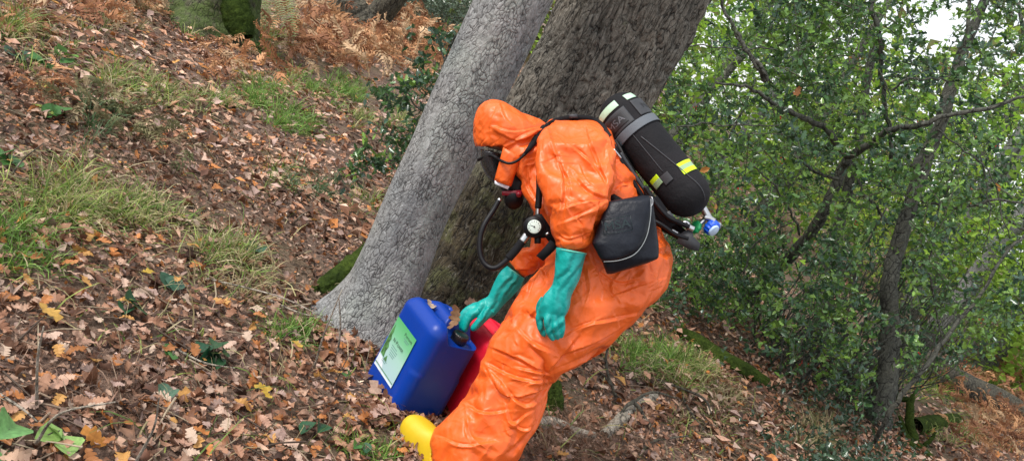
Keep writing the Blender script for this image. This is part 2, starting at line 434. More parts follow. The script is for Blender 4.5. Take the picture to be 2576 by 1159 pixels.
def build_litter():
    g = np.random.default_rng(3)
    parts = []
    # near, lobed leaves: density falls off with distance
    def wedge(n, z0, z1, pw):
        """world points in the view wedge, z between z0 and z1, density ~ z**-pw"""
        q = g.uniform(0, 1, n); e = 2 - pw; z = (z0 ** e + q * (z1 ** e - z0 ** e)) ** (1 / e)
        x = g.uniform(-0.9, 1.15, n) * z + 0; p = np.stack([x, z - 0.3, np.zeros(n)], -1)
        p[:, 2] = gh(p[:, 0], p[:, 1]); return p
    n = 54000; p = wedge(n, 1.3, 8.5, 0.85)
    p[:, 2] += g.uniform(0.0, 0.035, n) * (0.4 + vnoise(p[:, 0] * 3, p[:, 1] * 3, 5))
    sz = 0.021 + 0.039 * g.random(n) ** 1.5; ci = g.choice(len(PAL), n, p=PW); c = PAL[ci] * g.uniform(.75, 1.2, (n, 1))
    shade = 0.75 + 0.5 * vnoise(p[:, 0] * 1.3, p[:, 1] * 1.3, 17); c = c * shade[:, None]
    kk = np.clip(fbm(p[:, 0] * 2.1, p[:, 1] * 2.1, 51, 3) * 2.4 - .5, .68, 1.12); c = c * kk[:, None]
    h_ = int(n * .34); rt = rand_rot(n, .55, g); parts.append(scatter(OAKS, p[:h_], rt[:h_], sz[:h_], c[:h_], g, .22))
    CR = [oval_leaf(800 + i, 3, .22 + .03 * (i % 5), 1.6 + .3 * (i % 3), .35) for i in range(9)]; parts.append(scatter(CR, p[h_:], rt[h_:], sz[h_:] * g.uniform(.6, 1.15, n - h_), c[h_:], g, .22))
    n = 48000; p = wedge(n, 4.6, 40, 1.3); p[:, 2] += g.uniform(0.0, 0.05, n)
    sz = g.uniform(0.04, 0.10, n); ci = g.choice(len(PAL), n, p=PW); c = PAL[ci] * g.uniform(.75, 1.25, (n, 1)) * 1.08
    parts.append(scatter([oval_leaf(90 + i, 2, .26 + .03 * i, 1.0) for i in range(5)], p, rand_rot(n, .42, g), sz, c, g))
    # crumbs, broken leaves and bud scales between the leaves
    n = 34000; p = wedge(n, 1.2, 6.0, 0.8); p[:, 2] += g.uniform(0.0, 0.02, n)
    sz = g.uniform(0.012, 0.032, n); ci = g.choice(len(PAL), n, p=PW); c = PAL[ci] * g.uniform(.6, 1.25, (n, 1))
    small = [oval_leaf(70 + i, 2, 0.3, 0.8) for i in range(4)]
    parts.append(scatter(small, p, rand_rot(n, .5, g), sz, c, g))
    # leaves drifted against the roots and the containers
    pr_ = []
    for (u, v, ru, rv, m_, hz) in ((905, 880, 90, 26, 900, .06), (830, 850, 50, 26, 350, .05), (975, 1035, 60, 22, 420, .05), (1070, 1062, 60, 18, 260, .04), (1000, 905, 60, 26, 260, .06), (1120, 1110, 60, 30, 260, .03), (1035, 1150, 22, 30, 160, .05), (1010, 1100, 14, 24, 70, .04), (1600, 1050, 60, 24, 260, .05), (1800, 930, 120, 50, 420, .04), (2215, 1105, 60, 22, 260, .08)):
        for _ in range(m_):
            q = G(g.normal(u, ru * .6), g.normal(v, rv * .7)); q[2] += g.random() ** 2 * hz; pr_.append(q)
    p = np.array(pr_); n = len(p); c = PAL[g.choice(len(PAL), n, p=PW)] * g.uniform(.6, 1.15, (n, 1)); parts.append(scatter(OAKS, p, rand_rot(n, .8, g), g.uniform(.025, .06, n), c, g, .2))
    V, F, C = cat_meshes([(a, [b], c) for a, b, c in parts])
    o = mesh_np('leaf_litter', V, F, MAT_LITTER, None, False, C)
    tag(o, 'brown oak leaves carpeting the forest floor', kind='stuff')
    # the leaves that show largest, each one an object on the ground
    stops = [(i / 12, tuple(PAL[j] * k)) for i, (j, k) in enumerate([(0, 1.1), (2, 1.1), (5, 1), (9, .9), (0, .8), (4, 1), (10, 1.0), (3, 1.2), (7, 1.1), (11, 1.2), (1, 1.1), (5, .75)])]
    stops = [(a_, tuple(x * .82 for x in c_)) for a_, c_ in stops]; lm = leaf_mat('fallen_oak_leaf', 0.55, 0.1, 0.35, stops)
    meshes = []
    for k in range(10):
        V, F = oak_leaf(100 + k, 4 + k % 2, 0.7); me = bpy.data.meshes.new('fallen_leaf')
        me.from_pydata(V.tolist(), [], F.tolist()); me.materials.append(lm); meshes.append(me)
    cnt = 0
    p = gpoints(3600, g, 1.6, 3.9, -40, 2650, 300, 1190)
    p = p[np.argsort((p - C0) @ fwd)]
    for q in p:
        u, v, z = proj(q)
        if u > 960 and g.random() < 0.5: continue
        if g.random() < 0.70: continue
        o = bpy.data.objects.new('fallen_leaf', meshes[int(g.integers(10))]); COL.objects.link(o); o.parent = GROUND
        o.location = (q[0], q[1], q[2] + g.uniform(.028, .05)); s = g.uniform(.036, .062); o.scale = (s, s, s)
        o.rotation_euler = (g.normal(0, .3), g.normal(0, .3), g.uniform(0, 6.28)); cnt += 1
        if cnt >= 290: break
    return cnt
print('leaves', build_litter())

# ------------------------------------------------------------------ grass
def blades(base, dirs, length, width, g, droop=0.8, seg=4):
    """curved blades. base (n,3), dirs (n,3) start directions"""
    n = len(base); d = dirs / np.linalg.norm(dirs, axis=1)[:, None]
    side = np.cross(d, [0, 0, 1.0]) + g.normal(0, .35, (n, 3)); side /= np.linalg.norm(side, axis=1)[:, None]
    pts = [base]; cur = base.copy(); dd = d.copy()
    for s in range(seg):
        cur = cur + dd * (length / seg)[:, None]; pts.append(cur)
        dd = dd + np.array([0, 0, -1.0]) * droop * (0.25 + s / seg) * (0.6 + 0.6 * g.random((n, 1))) + g.normal(0, .06, (n, 3)); dd /= np.linalg.norm(dd, axis=1)[:, None]
    pts = np.stack(pts, 1); w = width[:, None, None] * np.linspace(1, .12, seg + 1)[None, :, None]
    V = np.stack([pts - side[:, None] * w / 2, pts + side[:, None] * w / 2], 2).reshape(n, -1, 3)
    f = np.array([(2 * i, 2 * i + 1, 2 * i + 3, 2 * i + 2) for i in range(seg)])
    F = f[None] + (np.arange(n) * V.shape[1])[:, None, None]
    return V.reshape(-1, 3), F.reshape(-1, 4), V.shape[1]

GCOL = dict(green=[(.13, .27, .04), (.19, .34, .06), (.28, .42, .10), (.09, .19, .035)], mixed=[(.19, .32, .06), (.36, .44, .11), (.46, .42, .20), (.11, .19, .04), (.52, .45, .27)],
            straw=[(.42, .34, .18), (.52, .43, .26), (.30, .27, .12), (.16, .2, .06)], blue=[(.07, .14, .05), (.10, .18, .08), (.16, .22, .12)], lime=[(.20, .32, .04), (.28, .38, .06), (.12, .24, .03)])
# (u, v, spread in u, spread in v, blades, length, colours, lean px-right)
GRASS = [(735, 320, 55, 50, 700, .34, 'green', .5), (650, 255, 60, 40, 700, .30, 'green', .3), (770, 210, 50, 25, 450, .28, 'green', .2), (862, 238, 35, 30, 650, .34, 'green', .3), (700, 225, 90, 35, 500, .26, 'mixed', .2),
         (300, 215, 70, 35, 700, .30, 'mixed', .6), (420, 235, 90, 35, 600, .26, 'mixed', .6), (520, 250, 60, 40, 420, .26, 'mixed', .3), (905, 310, 40, 40, 300, .26, 'mixed', .2), (260, 290, 70, 60, 350, .22, 'blue', .4),
         (150, 520, 150, 55, 1300, .30, 'mixed', .5), (40, 590, 80, 30, 500, .28, 'green', .4), (270, 520, 110, 40, 500, .24, 'mixed', .3), (430, 560, 110, 45, 500, .22, 'mixed', .2), (560, 640, 70, 50, 620, .24, 'mixed', .2), (610, 690, 60, 50, 420, .22, 'straw', .4),
         (730, 845, 60, 30, 520, .17, 'green', .1), (760, 470, 90, 40, 420, .22, 'blue', .5), (700, 440, 60, 30, 250, .2, 'mixed', .5), (930, 520, 40, 40, 260, .2, 'mixed', .3), (20, 70, 40, 40, 500, .4, 'mixed', .5), (40, 660, 60, 30, 300, .2, 'green', .2),
         (130, 130, 90, 50, 300, .25, 'mixed', .2), (650, 110, 50, 30, 400, .4, 'lime', .2), (560, 90, 80, 30, 200, .3, 'mixed', 0), (300, 60, 120, 40, 400, .3, 'straw', .2), (1010, 300, 60, 40, 320, .3, 'mixed', 0),
         (1640, 905, 80, 40, 900, .26, 'green', .1), (1720, 950, 90, 45, 900, .26, 'mixed', .2), (1560, 860, 50, 30, 260, .2, 'mixed', .1), (1800, 1000, 60, 30, 300, .22, 'straw', .2), (1640, 760, 30, 15, 120, .2, 'green', 0), (1740, 1090, 70, 40, 160, .16, 'mixed', 0),
         (2060, 1090, 80, 40, 300, .3, 'straw', .1), (2420, 1080, 120, 60, 400, .35, 'mixed', .1), (2500, 940, 80, 40, 500, .5, 'lime', .1), (2560, 870, 60, 50, 900, .7, 'lime', 0), (2350, 960, 80, 40, 400, .5, 'lime', 0), (900, 1130, 40, 20, 160, .12, 'green', 0), (960, 1150, 30, 15, 160, .1, 'green', 0)]
def build_grass():
    g = np.random.default_rng(5); parts = []
    for (u, v, su, sv, n, L, cn, lean) in GRASS:
        n = int(n * (.62 if u < 960 else .9))
        k = max(3, n // 26); cu = g.normal(u, su * .55, k); cv = g.normal(v, sv * .55, k)
        cs = np.array([G(a, min(b, 1400)) for a, b in zip(cu, cv)])
        z = (cs - C0) @ fwd; cs = cs[(z > 1) & (z < 60)]
        if not len(cs): continue
        i = g.integers(0, len(cs), n); off = g.normal(0, 1, (n, 3)) * 0.035; off[:, 2] = 0
        b = cs[i] + off; b[:, 2] = gh(b[:, 0], b[:, 1]) + 0.005
        d = off * 9 + g.normal(0, .28, (n, 3)); d[:, 2] = g.uniform(.25, 1.0, n); d[:, 0] += lean * .35; d[:, 1] -= lean * .3
        le = g.uniform(.4, 1.0, n) * L * .72; wd = g.uniform(.0028, .0055, n) * (1 + .12 * np.linalg.norm(b - C0, axis=1))
        V, F, nv = blades(b, d, le, wd, g)
        pal = np.array(GCOL[cn]); c = pal[g.integers(0, len(pal), n)] * g.uniform(.7, 1.25, (n, 1))
        parts.append((V, [F], np.repeat(c, nv, 0)))
    # reddish pine-needle like debris and dry strands behind the leg
    for (u, v, su, sv, n, L) in ((1440, 1080, 70, 45, 900, .16), (1380, 1120, 50, 30, 500, .14), (1500, 1130, 90, 25, 400, .14), (300, 1000, 120, 60, 500, .12), (1650, 1100, 160, 50, 500, .14), (150, 900, 200, 120, 300, .12), (620, 900, 250, 160, 500, .1), (450, 500, 300, 200, 500, .14), (520, 150, 200, 80, 300, .2), (1900, 1080, 150, 60, 500, .16), (1120, 1080, 60, 30, 150, .1), (420, 420, 120, 60, 260, .2), (210, 480, 100, 60, 300, .2)):
        cs = np.array([G(g.normal(u, su * .7), min(1400, g.normal(v, sv * .7))) for _ in range(n)]); d = g.normal(0, .9, (n, 3)); d[:, 2] = abs(d[:, 2]) * .6
        V, F, nv = blades(cs, d, g.uniform(.5, 1.1, n) * L, np.full(n, .0028), g, .7); c = np.array([(.26, .15, .10), (.34, .22, .15), (.15, .09, .06)])[g.integers(0, 3, n)]; parts.append((V, [F], np.repeat(c, nv, 0)))
    # thin scattered blades and dry stalks everywhere
    p = gpoints(5200, g, 1.8, 16); n = len(p); keep = fbm(p[:, 0] * .9 + 3, p[:, 1] * .9, 33) > 0.47; p = p[keep]; n = len(p)
    d = g.normal(0, .8, (n, 3)); d[:, 2] = g.uniform(.3, 1, n); pal = np.array(GCOL['straw'] + GCOL['mixed'])
    V, F, nv = blades(p, d, g.uniform(.08, .24, n), g.uniform(.003, .006, n) * (1 + .1 * np.linalg.norm(p - C0, axis=1)), g, 1.0)
    parts.append((V, [F], np.repeat(pal[g.integers(0, len(pal), n)] * g.uniform(.6, 1.1, (n, 1)), nv, 0)))
    V, F, C = cat_meshes(parts)
    tag(mesh_np('grass', V, F, MAT_GRASS, None, False, C), 'tufts of green and straw coloured grass among the leaves', kind='stuff')
build_grass()

def build_twigs():
    g = np.random.default_rng(15); p = gpoints(1500, g, 1.7, 12); L = []
    for q in p[:900]:
        a = g.uniform(0, 6.28); ln = g.uniform(.05, .32) * g.uniform(.5, 1.2); d = np.array([math.cos(a), math.sin(a), g.normal(0, .22)]) * ln
        q = q + [0, 0, .03]; pts = np.array([q - d / 2, q + g.normal(0, .04, 3) * ln, q + d / 2]); V, F = tube_np(smooth_path(pts, 6), np.linspace(1, .5, 6) * g.uniform(.0012, .0042), 5, False)
        L.append((V, F, np.array([(.16, .11, .08), (.36, .29, .2), (.08, .055, .04), (.28, .2, .14)][int(g.integers(4))])))
    V, F, C = cat_meshes(L); tag(mesh_np('twigs', V, F, MAT_LITTER, None, False, C), 'small dead twigs strewn among the leaves', kind='stuff')
build_twigs()

# ------------------------------------------------------------------ bracken
def frond(seed, L=1.0, pairs=15, width=.34, sw=.03):
    """a fern frond: curved rachis with toothed pinnae; length 1, along X"""
    r = random.Random(seed); Vs, Fs = [], []
    tw = r.uniform(-.3, .3)
    for i in range(pairs):
        t = .12 + .86 * i / pairs; w = width * math.sin(math.pi * min(1, .18 + .8 * (1 - t)) ) * (1.15 - t * .75); x = t; zc = -.35 * t * t
        for sgn in (1, -1):
            m = 4; ww = w * r.uniform(.8, 1.1); rise = r.uniform(-.05, .05)
            b = len(Vs); ang = .35
            for k in range(m + 1):
                s = k / m; cx = x + s * ww * ang; cy = sgn * s * ww; cz = zc + rise * s - .12 * s * s * ww * 2
                hw = sw * (1 - s * .85) * (1.25 if k % 2 else .75)
                Vs.append((cx - hw, cy, cz)); Vs.append((cx + hw, cy + sgn * hw * .3, cz + .006))
            for k in range(m): Fs.append((b + 2 * k, b + 2 * k + 1, b + 2 * k + 3, b + 2 * k + 2))
    b = len(Vs)
    for k in range(7):
        t = k / 6; hw = .008 * (1 - t * .7); Vs.append((t, -hw, -.35 * t * t)); Vs.append((t, hw, -.35 * t * t))
    for k in range(6): Fs.append((b + 2 * k, b + 2 * k + 1, b + 2 * k + 3, b + 2 * k + 2))
    return np.array(Vs), np.array(Fs)
FRONDS = [frond(i) for i in range(4)]
def crumple(t, seed):
    g = np.random.default_rng(seed); V, F = t; V = V.copy(); x = V[:, 0]
    V[:, 2] += .10 * np.sin(x * 7 + seed) + .25 * V[:, 1] * np.sin(x * 9 + seed * 2) - .9 * V[:, 1] ** 2; V[:, 1] = V[:, 1] * (.45 + .3 * np.sin(x * 5 + seed)) + .12 * np.sin(x * 4 + seed); V += g.normal(0, .012, V.shape); return V, F
DEAD = [crumple(frond(10 + i, 1, 11, .4, .038), i) for i in range(7)]
def build_bracken():
    g = np.random.default_rng(8)
    BR = [(760, 140, 110, 60, 50, .6), (900, 130, 110, 45, 60, .7), (1010, 120, 90, 45, 90, .8), (1080, 110, 60, 50, 80, .9), (830, 60, 120, 40, 50, .9), (1060, 200, 60, 40, 24, .5), (1000, 40, 60, 30, 50, .9),
          (570, 150, 30, 50, 14, .5), (540, 180, 30, 30, 12, .4), (330, 15, 150, 25, 26, .5), (180, 40, 100, 40, 16, .5), (120, 230, 60, 30, 10, .3), (60, 60, 60, 60, 20, .4),
          (2480, 1050, 100, 50, 60, .5), (2480, 1120, 100, 40, 40, .4), (2530, 940, 50, 40, 60, .7), (2430, 960, 80, 20, 30, .5), (2560, 1100, 60, 50, 40, .5), (1250, 60, 120, 40, 60, .8), (400, -60, 260, 60, 70, .8), (2900, 1050, 160, 80, 60, .5)]
    pos, rot, sz, col = [], [], [], []
    pal = np.array([(.50, .24, .12), (.60, .33, .17), (.40, .19, .10), (.64, .44, .27), (.30, .14, .08)])
    for (u, v, su, sv, n, L) in BR:
        for k in range(int(n * 1.6)):
            p = G(g.normal(u, su * .6), min(1300, g.normal(v, sv * .6))); z = (p - C0) @ fwd
            if z > 40 or z < 1: continue
            d = g.normal(0, 1, 3); d[2] = d[2] * .45; p = p + np.array([0, 0, g.uniform(.02, .42) * L])
            pos.append(p); rot.append(d); sz.append(L * g.uniform(.3, .75)); col.append(pal[g.integers(5)] * g.uniform(.7, 1.2))
    V, F, C = scatter(DEAD, np.array(pos), basis_rot(np.array(rot), g, g.normal(0, 1, len(rot))), np.array(sz), np.array(col), g)
    tag(mesh_np('bracken', V, F, MAT_BRACKEN, None, False, C), 'collapsed rusty brown dead bracken on the forest floor', kind='stuff')
    # two living ferns and a greyish dead clump, each a plant of its own
    for (tops, label) in (([((725, -25), (738, 88)), ((690, -40), (716, 60))], 'pale green fern frond drooping beside the brown bracken at the top'),
                          ([((672, -35), (660, 70)), ((650, -20), (690, 92)), ((700, -50), (688, 60))], 'faded yellow green fern next to the mossy trunk')):
        z = depth(G(700, 110)) - .4; b = P(tops[0][0][0], tops[0][0][1], z); e = empty('fern', b, label, 'fern')
        for k, (a_, c_) in enumerate(tops):
            A1 = P(a_[0], a_[1], z); B1 = P(c_[0], c_[1], z - .15); d = B1 - A1; L = float(np.linalg.norm(d)); d = d / L; n_ = -fwd + up0 * .3; n_ = n_ - d * (n_ @ d); n_ /= np.linalg.norm(n_)
            tv, tf = frond(60 + k, 1, 17, .24, .015); tv = tv * [1, 1, .5]
            V, F, C = scatter([(tv, tf)], (A1 - b)[None], np.stack([d, np.cross(n_, d), n_], -1)[None], np.array([L]), np.array([[(.36, .46, .20), (.46, .50, .27), (.42, .42, .22)][k]]), g)
            mesh_np('frond', V, F, MAT_BRACKEN, e, False, C)
    b = G(300, 310); e = empty('fern', b, 'low tangle of grey green dead fern in the leaves on the left', 'fern')
    for k in range(40):
        d = g.normal(0, .6, 3); d[2] = abs(d[2]) * .3 + .1
        V, F, C = scatter([DEAD[k % 7]], g.normal(0, .16, (1, 3)) * [1, 1, 0] + [[0, 0, .04]], basis_rot(d[None], g, g.normal(0, .8, 1)), np.array([g.uniform(.14, .26)]), np.array([[(.22, .2, .1), (.28, .22, .13), (.16, .17, .08)][k % 3]]), g)
        mesh_np('frond', V, F, MAT_BRACKEN, e, False, C)
build_bracken()
# ================================================================== trees
def bark_mat(name, dark, light, mosscol=None, moss_lo=0.6, vstretch=0.35, scale=26, moss_z=None, rough=0.9, bs=0.9):
    m, nt, b = new_mat(name)
    co = coords(nt, 'Object', (1, 1, vstretch))
    wr = nt.nodes.new('ShaderNodeTexNoise'); wr.inputs['Scale'].default_value = 9; wr.inputs['Detail'].default_value = 4; nt.links.new(co, wr.inputs['Vector'])
    vm = nt.nodes.new('ShaderNodeVectorMath'); vm.operation = 'MULTIPLY_ADD'; vm.inputs[1].default_value = (.09, .09, .09); nt.links.new(wr.outputs['Color'], vm.inputs[0]); nt.links.new(co, vm.inputs[2])
    v = nt.nodes.new('ShaderNodeTexVoronoi'); v.feature = 'DISTANCE_TO_EDGE'; v.inputs['Scale'].default_value = scale; nt.links.new(vm.outputs[0], v.inputs['Vector'])
    crack0 = ramp(nt, v.outputs['Distance'], [(0.0, 0.0), (0.07, 0.8), (0.25, 1.0)])
    gate = ramp(nt, tex_noise(nt, coords(nt, 'Object', (1, 1, .5)), 13, 4, .6), [(.38, .9), (.52, 0.0)])
    crack = mix(nt, gate, crack0, (1, 1, 1))
    n1 = tex_noise(nt, coords(nt), 60, 6, 0.7); n2 = tex_noise(nt, coords(nt), 4, 5, 0.6); n3 = tex_noise(nt, coords(nt), 150, 3, 0.6)
    at = nt.nodes.new('ShaderNodeAttribute'); at.attribute_name = 'tint'
    c = mix(nt, ramp(nt, n1, [(0.3, 0.0), (0.7, 1.0)]), dark, light)
    c = mix(nt, ramp(nt, n3, [(0.58, 0.0), (0.75, 0.5)]), c, tuple(min(1, x * 1.6) for x in light))
    c = mix(nt, 1.0, c, ramp(nt, n2, [(0.3, (.75, .78, .8)), (0.7, (1.2, 1.15, 1.1))]), 'MULTIPLY')
    c = mix(nt, 1.0, c, at.outputs['Color'], 'MULTIPLY')
    c = mix(nt, ramp(nt, crack, [(0.0, 0.9), (0.9, 0.0)]), c, tuple(x * .18 for x in dark))
    if mosscol:
        mo = mix(nt, tex_noise(nt, coords(nt), 90, 4), tuple(x * .55 for x in mosscol), tuple(x * 1.5 for x in mosscol))
        nt.links.new(at.outputs['Alpha'], b.inputs['Roughness'])
        c = mix(nt, ramp(nt, tex_noise(nt, coords(nt), 7, 6, .7), [(moss_lo, 0.0), (moss_lo + .1, .9)]), c, mo)
    lines = nt.nodes.new('ShaderNodeTexNoise'); lines.inputs['Scale'].default_value = 42; lines.inputs['Detail'].default_value = 5; lines.inputs['Roughness'].default_value = .65; lines.inputs['Distortion'].default_value = .6
    nt.links.new(coords(nt, 'Object', (1, 1, .28 if vstretch < .4 else .42)), lines.inputs['Vector'])
    c = mix(nt, ramp(nt, lines.outputs['Fac'], [(.30, .75), (.46, 0.0)]), c, tuple(x * .3 for x in dark))
    c = mix(nt, ramp(nt, lines.outputs['Fac'], [(.56, 0.0), (.72, .6)]), c, tuple(min(1, x * 1.35) for x in light))
    nt.links.new(c, b.inputs['Base Color']); b.inputs['Roughness'].default_value = rough
    for l in list(b.inputs['Roughness'].links): nt.links.remove(l)
    h = nt.nodes.new('ShaderNodeMath'); h.operation = 'MULTIPLY_ADD'; nt.links.new(lines.outputs['Fac'], h.inputs[0]); h.inputs[1].default_value = 1.8; nt.links.new(crack, h.inputs[2])
    bump(nt, b, h.outputs[0], bs, 0.02); return m
MAT_MOSS = None
def moss_mat():
    m, nt, b = new_mat('moss'); co = coords(nt)
    n = tex_noise(nt, co, 60, 6, .7); n2 = tex_noise(nt, co, 8, 4)
    c = mix(nt, ramp(nt, n2, [(.35, 0.0), (.65, 1.0)]), ramp(nt, n, [(.3, (.008, .014, .004)), (.7, (.035, .06, .012))]), ramp(nt, n, [(.3, (.02, .035, .008)), (.7, (.08, .12, .02))]))
    nt.links.new(c, b.inputs['Base Color']); b.inputs['Roughness'].default_value = 1; b.inputs['Specular IOR Level'].default_value = .1
    bump(nt, b, n, 1.0, .02); return m
MAT_MOSS = moss_mat()

def trunk_mesh(name, path, rad, mat, parent=None, seg=160, n=360, relief=0.012, cell=(9, 5), seed=1, flare=None, tintf=None, lean=0.0, fine=1.0, shv=.35):
    """trunk along a smooth path with bark plates raised in the mesh; flare: list of (angle, width, amount, height) root buttresses"""
    p = smooth_path(path, n); r = np.interp(np.linspace(0, 1, n), np.linspace(0, 1, len(rad)), rad)
    t, A, B = frame_of(p); th = np.linspace(0, 2 * np.pi, seg, endpoint=False)
    s = np.concatenate([[0], np.cumsum(np.linalg.norm(np.diff(p, axis=0), axis=1))])
    TH, S = np.meshgrid(th, s); RR = np.repeat(r[:, None], seg, 1)
    # direction of each ring point in world, for flares by compass angle
    D = A[:, None] * np.cos(TH)[..., None] + B[:, None] * np.sin(TH)[..., None]
    az = np.arctan2(D[..., 1], D[..., 0])
    low = fbm(np.cos(TH) * 1.5 + 7 + seed, np.sin(TH) * 1.5 + S * 1.1, seed, 3) - .5
    RR = RR * (1 + 0.13 * low)
    if flare:
        for (a, w, amt, h) in flare:
            da = np.angle(np.exp(1j * (az - a))); RR = RR + amt * np.exp(-(da / w) ** 2) * np.exp(-(S / h) ** 1.0)
    # plates: cells around x along (unrolled by arc length), warped
    per = max(4, int(round(2 * np.pi * float(np.mean(r)) * cell[0])))
    X = TH / (2 * np.pi) * per; Y = S * cell[1]
    wx = (fbm(np.cos(TH) * 3 + seed, np.sin(TH) * 3 + S * 2.4, seed + 3, 3) - .5) * 2.4 + lean * S
    def vw(X, Y, per, sd):
        xi = np.floor(X).astype(np.int64); yi = np.floor(Y).astype(np.int64); f1 = np.full(X.shape, 9.); f2 = np.full(X.shape, 9.); cid = np.zeros(X.shape)
        for dx in (-1, 0, 1):
            for dy in (-1, 0, 1):
                cx = xi + dx; cy = yi + dy; cm = np.mod(cx, per); px = cx + hash2(cm, cy, sd); py = cy + hash2(cm, cy, sd + 5)
                d = np.hypot(px - X, py - Y); mm = d < f1; f2 = np.where(mm, f1, np.minimum(f2, d)); cid = np.where(mm, hash2(cm, cy, sd + 9), cid); f1 = np.where(mm, d, f1)
        return f2 - f1, cid
    e1, id1 = vw(X + wx, Y, per, seed); per2 = int(per * 2.3); e2, id2 = vw(X * per2 / per + wx * 1.5, Y * 2.2, per2, seed + 40)
    pl = np.clip(e1 / .22, 0, 1) ** .6; pl2 = np.clip(e2 / .25, 0, 1) ** .6
    h = relief * (pl * (.7 + .6 * id1) + .45 * fine * pl2 * (.5 + id2) - .8) + relief * .5 * (fbm(X * 1.7 * 3, Y * 4, seed + 8, 3) - .5)
    RR = RR + h
    V = (p[:, None] + D * RR[..., None]).reshape(-1, 3)
    shade = 1 - shv * .5 + shv * (.5 * id1 + .5 * id2)
    C = np.repeat(shade.reshape(-1, 1), 3, 1)
    if tintf is not None: C = C * tintf(V)
    i = np.arange(n - 1)[:, None] * seg; j = np.arange(seg)[None]; k = (j + 1) % seg
    F = np.stack([i + j, i + k, i + seg + k, i + seg + j], -1).reshape(-1, 4)
    V = np.vstack([V, p[-1]]); C = np.vstack([C, C[-1]]); jj = np.arange(seg)
    F2 = np.stack([(n - 1) * seg + jj, (n - 1) * seg + (jj + 1) % seg, np.full(seg, n * seg)], -1)
    return mesh_np(name, V, [F, F2], mat, parent, True, C)

BARK_GREY = bark_mat('grey_flaky_bark', (.15, .152, .155), (.31, .315, .32), None, .6, .5, 60, bs=.6)
BARK_DARK = bark_mat('ridged_oak_bark', (.070, .062, .050), (.27, .25, .215), (.06, .075, .02), .66, .25, 46, bs=.95)
BARK_BROWN = bark_mat('dark_brown_bark', (.045, .04, .03), (.15, .135, .10), (.05, .08, .02), .60, .3, 20)
BARK_MOSSY = bark_mat('mossy_bark', (.045, .045, .025), (.14, .14, .08), (.07, .11, .02), .42, .3, 20)
BARK_PALE = bark_mat('weathered_dead_wood', (.20, .17, .13), (.50, .45, .38), (.09, .12, .03), .72, .15, 16)

def oak():
    base = G(960, 860); z0 = (base - C0) @ fwd
    e = empty('oak_tree', base, 'leaning twin-stemmed oak with smooth grey left stem and rugged dark right stem', 'tree')
    # left stem
    def ax(L, zfun): return np.array([P(u, v, zfun(i)) for i, (u, v) in enumerate(L)])
    A = [(900, 905), (930, 830), (975, 720), (1040, 540), (1105, 400), (1175, 245), (1290, 0), (1470, -380), (1680, -800)]
    za = [3.84, 3.82, 3.80, 3.76, 3.73, 3.70, 3.64, 3.55, 3.46]
    pa = np.array([P(u, v, z) for (u, v), z in zip(A, za)])
    ra = [.215, .185, .15, .142, .142, .146, .152, .16, .16]
    lft = math.atan2(0.1, -1)
    def lich(V):
        n_ = fbm(V[:, 0] * 7, V[:, 2] * 5 + V[:, 1] * 3, 61, 4)[:, None]; n2 = fbm(V[:, 0] * 30, V[:, 2] * 30, 63, 2)[:, None]
        k = np.clip((n_ - .5) * 5, 0, 1) * .7; return (.86 + .3 * n2) * ((1 - k) + k * np.array([[1.12, 1.2, 1.12]]))
    o = trunk_mesh('trunk', pa, ra, BARK_GREY, None, 170, 400, .0013, (26, 7), 3, [(lft, .5, .22, .16), (lft + 1.0, .4, .08, .2), (-.9, .5, .06, .2)], lich, 0, 1.4, .12)
    o.location = (0, 0, 0); o.parent = e; o.location = -Vector(e.location)
    # right stem
    B = [(1165, 860), (1195, 800), (1240, 680), (1330, 480), (1420, 320), (1500, 180), (1590, 0), (1790, -380), (2000, -800)]
    zb = [4.5, 4.48, 4.44, 4.36, 4.30, 4.26, 4.2, 4.06, 3.9]
    pb = np.array([P(u, v, z) for (u, v), z in zip(B, zb)])
    rb = [.40, .36, .31, .30, .295, .295, .31, .31, .3]
    def tb(V):
        u, v, z = proj(V); k = np.clip((v - 330) / 160, 0, 1)[:, None]
        nz = fbm(V[:, 0] * 14, V[:, 2] * 14, 4, 3)[:, None]
        brown = np.array([[.36, .30, .19]]) * (.45 + 1.1 * nz); gr = np.clip(nz * 3.4 - 1.6, 0, .75); brown = brown * (1 - gr) + gr * np.array([[.45, .55, .22]]); return (1 - k) * 1.0 + k * brown
    o = trunk_mesh('trunk', pb, rb, BARK_DARK, None, 230, 460, .0175, (13.5, 3.3), 11, [(lft, .6, .25, .25), (lft + .9, .4, .10, .3), (-1.2, .4, .1, .25)], tb, .5)
    o.parent = e; o.location = -Vector(e.location)
    # mossy roots and the buttress on the left
    for k, (pts, rr) in enumerate([([(960, 640, 4.2), (900, 690, 4.12), (845, 722, 4.08), (795, 742, 4.03), (742, 758, 4.0)], [.085, .09, .075, .05, .004]),
                                   ([(1000, 690, 4.1), (930, 765, 4.0), (855, 815, 3.9), (805, 850, 3.8)], [.12, .12, .08, .004])]):
        pts = np.array([P(u, v, z) for u, v, z in pts])
        o = trunk_mesh('root', pts, rr, MAT_MOSS if k == 0 else BARK_BROWN, None, 60, 90, .012, (9, 6), 30 + k)
        o.parent = e; o.location = -Vector(e.location)
    return e
OAK = oak()

def pix_tree(name, label, cat, pts, rad, mat, group=None, moss=False, seg=48, n=120, relief=.012, cell=(8, 4), seed=5, flare=None):
    pts = np.array([P(u, v, z) for u, v, z in pts]); b = pts[0]
    e = empty(name, b, label, cat, group)
    o = trunk_mesh('trunk', pts, rad, mat, None, seg, n, relief, cell, seed, flare); o.parent = e; o.location = -Vector(e.location); return e
def depth(p): return float((np.asarray(p) - C0) @ fwd)
def gz(u, v): return depth(G(u, v))

